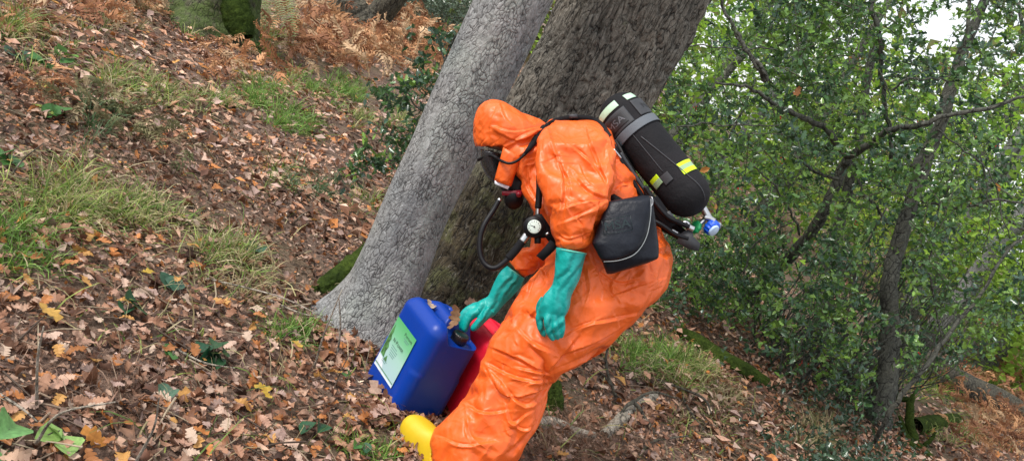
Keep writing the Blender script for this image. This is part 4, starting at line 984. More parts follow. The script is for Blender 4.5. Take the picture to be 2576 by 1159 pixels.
DG, MG, LG, YG = (.03, .10, .045), (.07, .20, .05), (.16, .32, .10), (.30, .36, .07)
seedling('bramble shoot with toothed mid green leaves at upper left', 120, 175, [(-10, -25), (35, -50), (50, -20), (0, 10), (-30, 30), (20, -40), (-50, 15), (60, -35)], [MG, LG, MG, (.12, .3, .03)], .10)
seedling('two round green leaves with a yellowing one at left', 148, 300, [(-5, -10), (12, -28), (-45, -5), (-25, -8)], [MG, MG, YG, MG], .12)
seedling('dark bramble leaves at the left edge under the grass', 25, 135, [(-5, 0), (20, 10), (-10, 45), (10, 50), (30, -5)], [(.04, .09, .06)], .10)
seedling('bluish green bramble leaf pair above the reddish leaves left of centre', 428, 710, [(-12, -5), (12, 4)], [(.05, .13, .08)], .10)
seedling('dark green bramble with three toothed leaves left of centre', 330, 775, [(-15, 5), (22, 0), (-5, -18)], [DG, (.05, .13, .05)], .10)
seedling('dark glossy holly-like seedling in the middle of the litter', 535, 895, [(-22, 12), (8, -25), (20, 10), (0, 30), (-5, -5), (25, -10), (-25, -10)], [(.02, .085, .04), (.04, .11, .05)], .085)
seedling('small green leaf cluster left of the dark seedling', 425, 885, [(-5, 0), (10, 8)], [MG], .06)
seedling('dark green leaf pair near the yellow boot', 790, 1075, [(-18, 8), (14, -3)], [DG], .07)
seedling('single dull green leaf lying below the dark seedling', 412, 985, [(0, 0), (12, 6)], [(.09, .17, .11)], .07)
seedling('large bright green leaf at the lower left edge', 10, 1125, [(12, -45), (-20, 20)], [(.16, .36, .12)], .125)
seedling('pale green lobed leaf near the lower left corner', 150, 1105, [(-8, -18), (20, 18), (-30, -12)], [(.26, .42, .12)], .09)
seedling('tiny bright green leaf by the upper grass tufts', 595, 158, [(0, 0)], [(.14, .36, .03)], .13)
seedling('small dark leaves beside the root of the oak', 640, 628, [(-10, 0), (12, 5)], [(.06, .14, .09)], .09)
seedling('low green leaves by the mossy boulder root near the boot', 905, 1120, [(-10, 0), (14, 10), (0, 20)], [MG, DG], .06)
seedling('low green sprig at the left edge in mid picture', 15, 400, [(0, 0), (20, 10), (-10, -15)], [MG], .11)
seedling('small green leaf sprig beside the blue jerrycan', 872, 945, [(0, 0), (6, -12)], [MG], .045)
# single conspicuous leaves
MAT_LEAF1 = leaf_mat('autumn_leaf', .5, .3, .35)
def one_leaf(label, u, v, col, size, z=None, kind=OAKS, k=0, cat='leaf', rot=None):
    p = G(u, v); p[2] += .05
    if z: p = P(u, v, z)
    g = np.random.default_rng(int(u * 7 + v)); tv, tf = kind[k % len(kind)]
    V, F, C = scatter([(tv, tf)], np.zeros((1, 3)), rand_rot(1, .5, g) if rot is None else rot, np.array([size * .8]), np.array([col]), g, .05)
    o = mesh_np('fallen_leaf' if z is None else 'autumn_leaf', V, F, MAT_LEAF1, None, True, C); o.location = Vector(p); tag(o, label, cat)
OR, YL = (.52, .22, .045), (.50, .34, .05)
def face_cam(z, roll=0.3):
    x = rgt * math.cos(roll) + upv * math.sin(roll); y = -rgt * math.sin(roll) + upv * math.cos(roll); n = -fwd; return np.stack([x, y, n], -1)[None]
one_leaf('orange leaf cluster in the grass near the top left', 300, 58, OR, .20); one_leaf('orange leaf touching the orange cluster near the top left', 318, 72, OR, .16)
one_leaf('orange leaf below the orange cluster at upper left', 275, 153, OR, .18); one_leaf('dull orange leaf above the grass at upper left', 510, 185, (.5, .22, .07), .14)
one_leaf('bright yellow leaf beside the upper grass tuft', 585, 193, YL, .12); one_leaf('yellow leaf on the left near the bramble leaves', 97, 238, (.45, .4, .1), .12)
one_leaf('pale lilac brown leaf in upper left litter', 345, 158, (.42, .33, .3), .13); one_leaf('yellow leaf by the green bramble pair', 360, 712, YL, .08)
one_leaf('small curled yellow leaf below the dark seedling', 645, 1005, YL, .07); one_leaf('second small yellow leaf below the dark seedling', 655, 1022, YL, .05)
one_leaf('large orange leaf at the bottom left corner', 218, 1135, OR, .09); one_leaf('large yellowish brown leaf on the left', 112, 818, (.55, .33, .08), .10)
one_leaf('yellow leaf beside the dry grass left of the oak', 733, 712 + 180, (.5, .33, .06), .06)
one_leaf('big pale oak leaf in front of the blue jerrycan', 955, 1065, (.50, .34, .27), .13, None, OAKS, 2)
one_leaf('pinkish oak leaf standing beside the blue jerrycan', 930, 1012, (.48, .33, .25), .11, None, OAKS, 4)
one_leaf('orange leaf caught in the holly beside the air cylinder', 1772, 427, OR, .085, 5.3, OVALS, 3, rot=face_cam(5))
one_leaf('rusty leaf caught in the holly near the top', 2004, 232, (.38, .16, .06), .09, 5.5, OAKS, 1, rot=face_cam(5, 1)); one_leaf('orange leaf hanging in the middle of the holly', 2520, 452 + 30, OR, .08, 5.4, OVALS, 1, rot=face_cam(5, 2)) if False else None
one_leaf('orange leaf hanging in the holly right of the dark fork', 2508 - 0, 471, OR, .075, 5.5, OVALS, 2, rot=face_cam(5, 2)); one_leaf('pale orange leaf hanging in the lower right of the holly', 2718 - 0, 552, OR, .07, 5.5, OVALS, 0, rot=face_cam(5, .5)) if False else None
one_leaf('small orange leaf under the lime band of the air cylinder', 1790 + 10, 520, (.5, .25, .08), .05, 5.3, OVALS, 1, rot=face_cam(5, 1.5))
# ================================================================== the person in the orange suit
def suit_material():
    m, nt, b = new_mat('orange_coated_fabric')
    co = coords(nt)
    n = tex_noise(nt, co, 3.0, 4)
    c = ramp(nt, n, [(0.3, (0.74, 0.104, 0.010)), (0.7, (0.82, 0.136, 0.018))])
    nt.links.new(c, b.inputs['Base Color'])
    b.inputs['Roughness'].default_value = 0.44; b.inputs['Specular IOR Level'].default_value = 0.5
    # fine crinkle: facetted cells, two scales, warped
    wrp = nt.nodes.new('ShaderNodeTexNoise'); wrp.inputs['Scale'].default_value = 7; wrp.inputs['Detail'].default_value = 3
    nt.links.new(co, wrp.inputs['Vector'])
    vm = nt.nodes.new('ShaderNodeVectorMath'); vm.operation = 'MULTIPLY_ADD'; vm.inputs[1].default_value = (0.16, 0.16, 0.16)
    nt.links.new(wrp.outputs['Color'], vm.inputs[0]); nt.links.new(co, vm.inputs[2])
    prev = None
    for sc, st, dd in ((12, 1.6, 0.012), (30, 1.4, 0.005)):
        v = nt.nodes.new('ShaderNodeTexVoronoi'); v.inputs['Scale'].default_value = sc
        mp = nt.nodes.new('ShaderNodeMapping'); mp.inputs['Rotation'].default_value = (0.5, 0.6, 0.4 + sc); mp.inputs['Scale'].default_value = (1, 1, 0.55)
        nt.links.new(vm.outputs[0], mp.inputs['Vector']); nt.links.new(mp.outputs[0], v.inputs['Vector'])
        prev = bump(nt, None, v.outputs['Distance'], st * 0.5, dd, prev)
    fine = tex_noise(nt, co, 260, 3)
    bump(nt, b, fine, 0.06, 0.001, prev)
    return m
MAT_SUIT = suit_material()

def loft(rings):
    """rings: (n, k, 3) closed rings -> V, [quads, tris]"""
    n, k, _ = rings.shape
    V = rings.reshape(-1, 3)
    i = np.arange(n - 1)[:, None] * k; j = np.arange(k)[None]; l = (j + 1) % k
    F = np.stack([i + j, i + l, i + k + l, i + k + j], -1).reshape(-1, 4)
    V = np.vstack([V, rings[0].mean(0), rings[-1].mean(0)]); c0 = n * k
    jj = np.arange(k); kk = (jj + 1) % k
    return V, [F, np.stack([kk, jj, np.full(k, c0)], -1), np.stack([(n - 1) * k + jj, (n - 1) * k + kk, np.full(k, c0 + 1)], -1)]

def rows_loft(rows, seg=40, dens=9.0, power=2.3):
    """rows: (v, left u, right u, depth, half thickness in metres)"""
    rows = np.array(rows, float); v = np.arange(rows[0, 0], rows[-1, 0] + 0.01, dens)
    c = [np.interp(v, rows[:, 0], rows[:, i]) for i in range(1, 5)]
    th = np.linspace(0, 2 * np.pi, seg, endpoint=False)
    ct = np.sign(np.cos(th)) * np.abs(np.cos(th)) ** (2 / power); stt = np.sign(np.sin(th)) * np.abs(np.sin(th)) ** (2 / power)
    L, Rr, D, B = c
    u = ((L + Rr) / 2)[:, None] + ((Rr - L) / 2)[:, None] * ct[None]
    z = D[:, None] + B[:, None] * stt[None]
    return loft(P(u, np.broadcast_to(v[:, None], u.shape), z))

def path_loft(st, seg=32, n=40, power=2.2):
    """st: (u, v, depth, half width px, half thickness m); rings perpendicular to the path in the picture plane"""
    st = np.array(st, float); s = smooth_path(st, n)
    t = np.gradient(s[:, :2], axis=0); t /= np.linalg.norm(t, axis=1)[:, None]
    nx, ny = -t[:, 1], t[:, 0]
    th = np.linspace(0, 2 * np.pi, seg, endpoint=False)
    ct = np.sign(np.cos(th)) * np.abs(np.cos(th)) ** (2 / power); stt = np.sign(np.sin(th)) * np.abs(np.sin(th)) ** (2 / power)
    u = s[:, 0, None] + nx[:, None] * s[:, 3, None] * ct; v = s[:, 1, None] + ny[:, None] * s[:, 3, None] * ct
    z = s[:, 2, None] + s[:, 4, None] * stt
    return loft(P(u, v, z))

def remesh(name, parts, voxel, smooth_it=6):
    V, F, _ = cat_meshes([p for p in parts])
    o = mesh_np(name, V, F)
    bm = bmesh.new(); bm.from_mesh(o.data); bmesh.ops.recalc_face_normals(bm, faces=bm.faces); bm.to_mesh(o.data); bm.free()
    m = o.modifiers.new('r', 'REMESH'); m.mode = 'VOXEL'; m.voxel_size = voxel; m.use_smooth_shade = True
    s = o.modifiers.new('s', 'SMOOTH'); s.iterations = smooth_it; s.factor = 0.5
    dg = bpy.context.evaluated_depsgraph_get(); me = bpy.data.meshes.new_from_object(o.evaluated_get(dg))
    bpy.data.objects.remove(o); return me

def get_co(me):
    a = np.empty(len(me.vertices) * 3, np.float32); me.vertices.foreach_get('co', a); return a.reshape(-1, 3).astype(float)

def get_no(me):
    a = np.empty(len(me.vertices) * 3, np.float32); me.vertices.foreach_get('normal', a); return a.reshape(-1, 3).astype(float)

def cloth_wrinkle(me, pin, frames=14, shrink=-0.10, stiff=15, bend=0.5, fixed=None):
    """let the fabric be a little too large for its shape: it buckles into real folds"""
    o = bpy.data.objects.new('fabric', me); COL.objects.link(o)
    vg = o.vertex_groups.new(name='pin')
    for w in np.unique(np.round(pin, 2)):
        vg.add(np.nonzero(np.round(pin, 2) == w)[0].tolist(), float(w), 'REPLACE')
    m = o.modifiers.new('c', 'CLOTH'); s = m.settings
    s.quality = 4; s.mass = 0.2; s.tension_stiffness = stiff; s.compression_stiffness = stiff; s.shear_stiffness = stiff * 0.6
    s.bending_stiffness = bend; s.air_damping = 2
    s.shrink_min = shrink; s.shrink_max = shrink
    s.vertex_group_mass = 'pin'; s.pin_stiffness = 1.0
    s.effector_weights.gravity = 0.25
    m.collision_settings.use_collision = False; m.collision_settings.use_self_collision = False
    m.point_cache.frame_start = 1; m.point_cache.frame_end = frames + 1
    SC.frame_start = 1; SC.frame_end = frames + 1
    for f in range(1, frames + 2): SC.frame_set(f)
    dg = bpy.context.evaluated_depsgraph_get(); out = bpy.data.meshes.new_from_object(o.evaluated_get(dg))
    bpy.data.objects.remove(o); SC.frame_set(1); SC.frame_start = 1; SC.frame_end = 1
    return out

BODY = [(300, 1400, 1495, 3.16, .06), (312, 1372, 1522, 3.14, .11), (330, 1362, 1540, 3.13, .14), (360, 1358, 1552, 3.12, .17), (400, 1352, 1564, 3.12, .19),
        (440, 1342, 1600, 3.12, .20), (480, 1330, 1618, 3.12, .20), (505, 1332, 1626, 3.12, .20), (540, 1352, 1632, 3.12, .20), (575, 1372, 1664, 3.12, .20),
        (610, 1388, 1680, 3.11, .20), (650, 1372, 1690, 3.10, .20), (690, 1345, 1686, 3.09, .20), (720, 1312, 1676, 3.08, .20),
        (760, 1296, 1642, 3.06, .20), (800, 1272, 1600, 3.05, .19), (850, 1236, 1545, 3.04, .18), (900, 1218, 1482, 3.03, .17), (935, 1206, 1418, 3.02, .16),
        (962, 1193, 1386, 3.01, .15), (985, 1180, 1382, 3.01, .15), (1015, 1155, 1374, 3.0, .145), (1045, 1126, 1364, 2.99, .14), (1075, 1096, 1348, 2.98, .14), (1110, 1086, 1322, 2.96, .135),
        (1159, 1092, 1290, 2.94, .125), (1220, 1108, 1262, 2.91, .11), (1262, 1116, 1240, 2.9, .095)]
FARLEG = [(880, 1250, 1450, 3.2, .12), (940, 1230, 1400, 3.26, .12), (1000, 1205, 1368, 3.31, .11), (1060, 1150, 1345, 3.34, .11), (1100, 1150, 1318, 3.36, .1), (1160, 1165, 1300, 3.36, .09)]
ARM = [(303, 1402, 1485, 2.99, .035), (318, 1376, 1516, 2.97, .075), (345, 1362, 1536, 2.94, .1), (400, 1354, 1545, 2.91, .11), (450, 1358, 1545, 2.88, .115), (492, 1368, 1538, 2.86, .11),
       (518, 1374, 1535, 2.85, .105), (545, 1384, 1518, 2.845, .095), (580, 1391, 1500, 2.84, .083), (612, 1398, 1484, 2.83, .07), (634, 1401, 1470, 2.83, .06)]
HOOD = [(251, 1228, 1250, 3.13, .02), (256, 1216, 1268, 3.13, .055), (266, 1206, 1290, 3.13, .085), (284, 1197, 1326, 3.13, .11), (305, 1192, 1362, 3.13, .12), (330, 1190, 1392, 3.13, .125),
        (352, 1191, 1392, 3.13, .12), (372, 1196, 1392, 3.13, .11)]
HOOD2 = [(360, 1258, 1400, 3.11, .1), (385, 1264, 1390, 3.1, .1), (410, 1280, 1390, 3.1, .1), (440, 1300, 1395, 3.09, .095), (458, 1312, 1395, 3.09, .1), (480, 1318, 1400, 3.09, .11), (505, 1338, 1400, 3.08, .12), (524, 1350, 1420, 3.08, .12)]
FARARM = [(1420, 430, 3.26, 50, .09), (1400, 520, 3.3, 48, .085), (1372, 600, 3.33, 44, .08), (1330, 648, 3.35, 36, .07), (1298, 678, 3.36, 28, .055)]

CREASES = [([(402, 130), (440, 250), (450, 340), (432, 470)], 7, 6, 26, 1), ([(470, 180), (540, 240), (592, 330)], 6, 5, 16), ([(470, 250), (530, 320), (592, 342)], 6, 5, 18, -1),
  ([(522, 115), (548, 200), (594, 300)], 6, 5, 16, -1), ([(430, 385), (500, 362), (594, 350)], 5, 4, 12), ([(440, 425), (520, 392), (592, 352)], 6, 5, 14), ([(432, 445), (470, 470), (540, 440)], 5, 4, 12, -1),
  ([(475, 395), (505, 430), (510, 480)], 4, 4, 12), ([(500, 240), (520, 290), (575, 335)], 5, 4, 10), ([(425, 200), (470, 290), (480, 340)], 5, 5, 22, -1), ([(560, 350), (540, 420), (530, 480)], 5, 4, 14),
  ([(600, 335), (640, 302), (694, 330)], 6, 5, 14), ([(600, 180), (622, 240), (668, 280)], 6, 5, 14, -1), ([(540, 130), (582, 168), (625, 235)], 7, 6, 18), ([(590, 200), (600, 260), (640, 300)], 5, 4, 12), ([(620, 240), (650, 250), (680, 290)], 4, 4, 12),
  ([(250, 45), (272, 100), (310, 130)], 5, 5, 18), ([(228, 122), (300, 140), (395, 122)], 5, 4, 12), ([(240, 132), (310, 162), (395, 126)], 5, 4, 12, -1), ([(255, 192), (330, 152), (392, 128)], 6, 5, 14), ([(250, 60), (228, 110), (225, 150)], 4, 5, 18, -1),
  ([(190, 200), (200, 178), (215, 160)], 4, 3, 8), ([(210, 202), (225, 185), (240, 175)], 4, 3, 8), ([(300, 220), (350, 190), (390, 150)], 5, 4, 12, -1), ([(330, 290), (350, 330), (372, 362)], 5, 4, 12), ([(345, 240), (350, 290), (372, 340)], 4, 4, 12, -1),
  ([(330, 520), (372, 545), (402, 610)], 6, 5, 18), ([(300, 562), (345, 560), (372, 545)], 6, 5, 14, -1), ([(372, 545), (352, 600), (335, 650)], 6, 5, 16),
  ([(530, 520), (562, 600), (592, 655)], 6, 6, 26), ([(560, 565), (620, 602), (690, 590)], 5, 5, 20, -1), ([(600, 655), (680, 622), (775, 592)], 5, 5, 22), ([(700, 500), (755, 525), (786, 566)], 5, 4, 14), ([(640, 560), (600, 620), (640, 680)], 5, 5, 18, -1),
  ([(440, 785), (510, 742), (600, 722), (700, 700)], 6, 5, 18), ([(402, 884), (442, 830), (502, 762)], 9, 6, 20, -1), ([(408, 890), (520, 842), (625, 782)], 7, 6, 18), ([(430, 832), (540, 792), (645, 732)], 7, 5, 18, -1), ([(300, 742), (352, 792), (432, 832)], 7, 6, 22),
  ([(212, 742), (290, 722), (332, 682)], 5, 5, 20), ([(222, 802), (300, 832), (402, 888)], 7, 6, 22, -1), ([(300, 870), (350, 880), (410, 890)], 8, 5, 12), ([(340, 922), (375, 908), (410, 908)], 7, 4, 10), ([(350, 900), (385, 902), (408, 915)], 6, 4, 8),
  ([(200, 852), (300, 902), (400, 918)], 8, 6, 20), ([(212, 862), (262, 942), (335, 962)], 6, 5, 18, -1), ([(240, 902), (332, 990), (402, 932)], 7, 6, 18), ([(300, 962), (362, 942), (406, 918)], 7, 5, 12, -1), ([(120, 962), (200, 1012), (300, 1002)], 6, 6, 22),
  ([(272, 982), (292, 1042), (352, 1002)], 6, 5, 16), ([(150, 1002), (162, 1082), (212, 1122)], 6, 6, 22, -1), ([(60, 1082), (140, 1112), (240, 1100)], 6, 5, 20), ([(400, 932), (352, 1042), (282, 1122)], 9, 7, 30), ([(290, 1040), (330, 1060), (370, 1040)], 5, 4, 12),
  ([(480, 520), (520, 560), (530, 640), (500, 720)], 7, 8, 22, -1), ([(410, 620), (380, 680), (330, 720)], 5, 5, 20)]

def build_suit():
    parts = [rows_loft(BODY), rows_loft(FARLEG), rows_loft(ARM), rows_loft(HOOD), rows_loft(HOOD2), path_loft(FARARM)]
    me = remesh('suit', parts, 0.0115, 5)
    co = get_co(me); u, v, z = proj(co)
    # firm at hems, anchors and along the outline, loose between
    pr = [18, -0.05, 15, 4, 0.04, 0.15]
    no = get_no(me); view = (co - C0) / np.linalg.norm(co - C0, axis=1)[:, None]
    edge = np.abs((no * view).sum(1))
    f1, _, _ = voro3(co * 7.5, 4)
    pin = np.where(f1 < 0.22, 0.35, pr[4])
    pin = np.maximum(pin, np.clip((0.5 - edge) / 0.3, 0, 1) * pr[5])
    hem = (np.abs(v - 634) < 16) & (u > 1390) & (u < 1480) & (z < 2.93)
    pin[hem] = 1.0
    pin[(v > 1240)] = 1.0
    pin[(u < 1318) & (u > 1262) & (v > 655) & (v < 710) & (z > 3.25)] = 0.9
    pin[(v < 385) & (u < 1260)] = np.maximum(pin[(v < 385) & (u < 1260)], 0.4)
    out = cloth_wrinkle(me, pin, frames=int(pr[0]), shrink=pr[1], stiff=pr[2], bend=pr[3])
    # folds that run as lines between the places where the fabric is pulled (knee, elbow, neck, seat)
    o0 = bpy.data.objects.new('x', out); COL.objects.link(o0)
    sub = o0.modifiers.new('sub', 'SUBSURF'); sub.levels = 2; sub.render_levels = 2
    dg = bpy.context.evaluated_depsgraph_get(); out2 = bpy.data.meshes.new_from_object(o0.evaluated_get(dg)); bpy.data.objects.remove(o0)
    co = get_co(out2); no = get_no(out2); u, v, z = proj(co)
    view = (co - C0) / np.linalg.norm(co - C0, axis=1)[:, None]
    front = np.clip(-(no * view).sum(1) * 3, 0, 1)
    disp = np.zeros(len(co))
    def crease(pts, amp, w1, w2, side=1):
        nonlocal disp
        pts = np.asarray(pts, float)
        lo = pts.min(0) - 4 * w2; hi = pts.max(0) + 4 * w2
        idx = np.nonzero((u > lo[0]) & (u < hi[0]) & (v > lo[1]) & (v < hi[1]))[0]
        if not len(idx): return
        q = np.stack([u[idx], v[idx]], -1); best = np.full(len(idx), 1e9); sg = np.zeros(len(idx)); tt = np.zeros(len(idx))
        seg = np.linalg.norm(np.diff(pts, axis=0), axis=1); tot = seg.sum(); acc = 0
        for a_, b_, L in zip(pts[:-1], pts[1:], seg):
            d = (b_ - a_) / (L + 1e-9); t = np.clip((q - a_) @ d, 0, L); c = a_ + t[:, None] * d; r = q - c
            dist = np.hypot(r[:, 0], r[:, 1]); m = dist < best
            sg = np.where(m, r[:, 0] * d[1] - r[:, 1] * d[0], sg); tt = np.where(m, (acc + t) / tot, tt); best = np.where(m, dist, best); acc += L
        w = np.where(sg * side > 0, w1, w2)
        g = np.exp(-best / w) - 0.35 * np.exp(-((best - 2.2 * w) / w) ** 2) * (sg * side > 0)
        disp[idx] += amp * g * np.clip(np.sin(np.pi * np.clip(tt, 0.02, 0.98)), 0, 1) ** 0.6
    for L in CREASES:
        p = smooth_path(np.array(L[0], float) * 0.8101 + np.array([1050.4, 220.0]), 9)
        crease(p, L[1] * 0.0014, L[2] * .5, L[3] * .75, L[4] if len(L) > 4 else 1)
    anchors = [(1385, 962), (1532, 505), (1372, 325), (1415, 690), (1640, 520), (1395, 900)]
    r = random.Random(5)
    for k in range(230):
        a_ = np.array(r.choice(anchors)); ang = r.uniform(0, 6.28); rr = r.uniform(40, 330)
        c = a_ + rr * np.array([math.cos(ang), math.sin(ang)])
        dirv = (c - a_) / rr; th = r.gauss(0, 0.55); dirv = np.array([dirv[0] * math.cos(th) - dirv[1] * math.sin(th), dirv[0] * math.sin(th) + dirv[1] * math.cos(th)])
        ln = r.uniform(12, 70); n_ = np.array([-dirv[1], dirv[0]]) * r.uniform(-.16, .16) * ln
        crease(smooth_path([c - dirv * ln / 2, c + n_, c + dirv * ln / 2], 5), r.uniform(1.0, 3.6) * 0.001, r.uniform(1.2, 2.4), r.uniform(5, 15), r.choice((-1, 1)))
    f1, f2, _ = voro3(co * 16 + (fbm(co[:, 0] * 9, co[:, 2] * 9, 3)[:, None] - .5) * 0.8, 9)
    disp = disp * front + (f1 - 0.5) * 0.0012
    co = co + no * disp[:, None]
    out2.vertices.foreach_set('co', co.astype(np.float32).ravel()); out2.update()
    o0 = bpy.data.objects.new('x', out2); COL.objects.link(o0); dm = o0.modifiers.new('d', 'DECIMATE'); dm.ratio = .4
    dg = bpy.context.evaluated_depsgraph_get(); out = bpy.data.meshes.new_from_object(o0.evaluated_get(dg)); bpy.data.objects.remove(o0)
    o = bpy.data.objects.new('protective_suit', out); COL.objects.link(o)
    out.materials.clear(); out.materials.append(MAT_SUIT)
    out.polygons.foreach_set('use_smooth', np.ones(len(out.polygons), bool))
    return o, me
t1 = time.time()
SUIT, _ = build_suit()
print('suit', len(SUIT.data.vertices), time.time() - t1)
from mathutils.bvhtree import BVHTree
def att(o, e):
    o.parent = e; o.location = Vector(o.location) - world_loc(e); return o
FOOT = G(1180, 1200)
PERSON = empty('person', FOOT, 'person in an orange hooded protective suit with green gloves bending over a blue jerrycan', 'person')
att(SUIT, PERSON)
_co = get_co(SUIT.data); _bm = bmesh.new(); _bm.from_mesh(SUIT.data); SUIT_BVH = BVHTree.FromBMesh(_bm); _bm.free()
def on_suit(u, v, off=0.006, default=3.0):
    d = P(u, v, 1.0) - C0; d = d / np.linalg.norm(d)
    h = SUIT_BVH.ray_cast(Vector(C0), Vector(d))
    if h[0] is None: return P(u, v, default)
    p = np.array(h[0]); return p - d * off
def sdepth(u, v, off=0.006, default=3.0): return depth(on_suit(u, v, off, default))

def mesh_from(V, F, name, mat, e, smooth=True): return att(mesh_np(name, V, F, mat, None, smooth), e)
def add_remeshed(name, parts, voxel, sm, mat, e, sub=1):
    me = remesh(name, parts, voxel, sm); sub = sub if len(me.vertices) < 6000 else 0; o = bpy.data.objects.new(name, me); COL.objects.link(o); me.materials.clear(); me.materials.append(mat)
    me.polygons.foreach_set('use_smooth', np.ones(len(me.polygons), bool))
    if sub: m = o.modifiers.new('s', 'SUBSURF'); m.levels = m.render_levels = sub
    return att(o, e)
def glove_mat():
    m, nt, b = new_mat('green_rubber'); co = coords(nt); n = tex_noise(nt, co, 14, 4); n2 = tex_noise(nt, co, 300, 2)
    c = ramp(nt, n, [(.3, (.0, .27, .25)), (.7, (.0, .37, .335))]); nt.links.new(c, b.inputs['Base Color']); b.inputs['Roughness'].default_value = .42
    w = nt.nodes.new('ShaderNodeTexWave'); w.inputs['Scale'].default_value = 9; w.inputs['Distortion'].default_value = 9; w.inputs['Detail'].default_value = 2; nt.links.new(co, w.inputs['Vector'])
    p = bump(nt, None, w.outputs['Fac'], .55, .010); p = bump(nt, None, n, .5, .02, p); bump(nt, b, n2, .12, .001, p); return m
MAT_GLOVE = glove_mat()
def finger(pts, rads, z0=None):
    """pts (u,v,z), rads px"""
    st = [(u, v, z, r, r * z / FPX) for (u, v, z), r in zip(pts, rads)]
    a, b_ = st[0], st[-1]; d = np.array(b_[:2]) - np.array(st[-2][:2]); d = d / (np.linalg.norm(d) + 1e-9)
    r = b_[3]; st.append((b_[0] + d[0] * r * .7, b_[1] + d[1] * r * .7, b_[2], r * .62, r * .62 * b_[2] / FPX)); st.append((b_[0] + d[0] * r * .98, b_[1] + d[1] * r * .98, b_[2], r * .15, r * .15 * b_[2] / FPX))
    return path_loft(st, 16, 22, 2.0)
zg = 2.82
near_glove = [path_loft([(1437, 629, zg, 39, .058), (1432, 655, zg, 36, .054), (1427, 690, zg, 33, .048), (1416, 722, zg, 28.5, .04), (1410, 735, zg, 29, .038), (1400, 757, zg, 36, .036), (1391, 778, zg, 36, .032), (1388, 792, zg, 33, .024), (1388, 801, zg, 28, .014)], 32, 44),
              finger([(1366, 775, zg + .005), (1357, 798, zg + .010), (1359, 822, zg + .014), (1367, 840, zg + .022)], [12, 10.5, 8.8, 7]),
              finger([(1380, 782, zg - .012), (1376, 812, zg - .020), (1380, 836, zg - .012), (1390, 851, zg + .002)], [10.5, 9.2, 8, 6.8]),
              finger([(1394, 784, zg - .012), (1395, 816, zg - .018), (1399, 838, zg - .010), (1402, 848, zg)], [10.5, 9, 8, 6.8]),
              finger([(1408, 784, zg - .006), (1413, 812, zg - .008), (1413, 832, zg), (1411, 844, zg + .006)], [10.5, 9, 8, 6.8]),
              finger([(1372, 752, zg + .03), (1360, 772, zg + .045), (1362, 796, zg + .055), (1372, 812, zg + .06)], [14, 13, 11, 9])]
add_remeshed('glove', near_glove, .0026, 2, MAT_GLOVE, PERSON, 0)
zf = 3.36
far_glove = [path_loft([(1297, 684, zf, 27, .052), (1283, 703, zf, 32, .05), (1266, 727, zf, 29, .042), (1249, 752, zf, 23, .034), (1240, 763, zf, 23, .031), (1226, 774, zf, 26, .032), (1210, 782, zf, 25, .03), (1198, 785, zf, 21, .022)], 32, 44),
             finger([(1205, 776, zf), (1184, 780, zf), (1166, 800, zf), (1160, 823, zf)], [14, 14, 12.5, 10]),
             finger([(1206, 782, zf - .02), (1186, 792, zf - .02), (1173, 808, zf - .018), (1168, 828, zf - .015)], [12, 12, 11, 9]),
             finger([(1208, 772, zf + .025), (1186, 776, zf + .03), (1166, 792, zf + .035), (1158, 812, zf + .035)], [12, 12, 11, 9]),
             finger([(1210, 768, zf + .045), (1192, 772, zf + .05), (1176, 786, zf + .055), (1170, 800, zf + .055)], [11, 11, 10, 8]),
             finger([(1234, 778, zf - .03), (1219, 795, zf - .035), (1204, 811, zf - .032), (1191, 825, zf - .028)], [13, 12, 10.5, 8.5])]
add_remeshed('glove', far_glove, .0028, 2, MAT_GLOVE, PERSON, 0)
# rolled rims of the gauntlets
MAT_RIM = simple_mat('green_rubber_rim', (.10, .42, .32), .5)
for (a, b_, c_, d_) in (((1399, 626), (1475, 638), 2.82, .058), ((1275, 671), (1317, 700), 3.36, .052)):
    th = np.linspace(0, 2 * np.pi, 40); cu, cv = (a[0] + b_[0]) / 2, (a[1] + b_[1]) / 2; du, dv = (b_[0] - a[0]) / 2, (b_[1] - a[1]) / 2
    ring = P(cu + du * np.cos(th), cv + dv * np.cos(th), c_ + d_ * np.sin(th)); V, F = tube_np(ring, .0022, 6, False); mesh_from(V, F, 'glove_rim', MAT_RIM, PERSON)
MAT_INK = simple_mat('dark_print', (.01, .03, .03), .6, bumps=0)

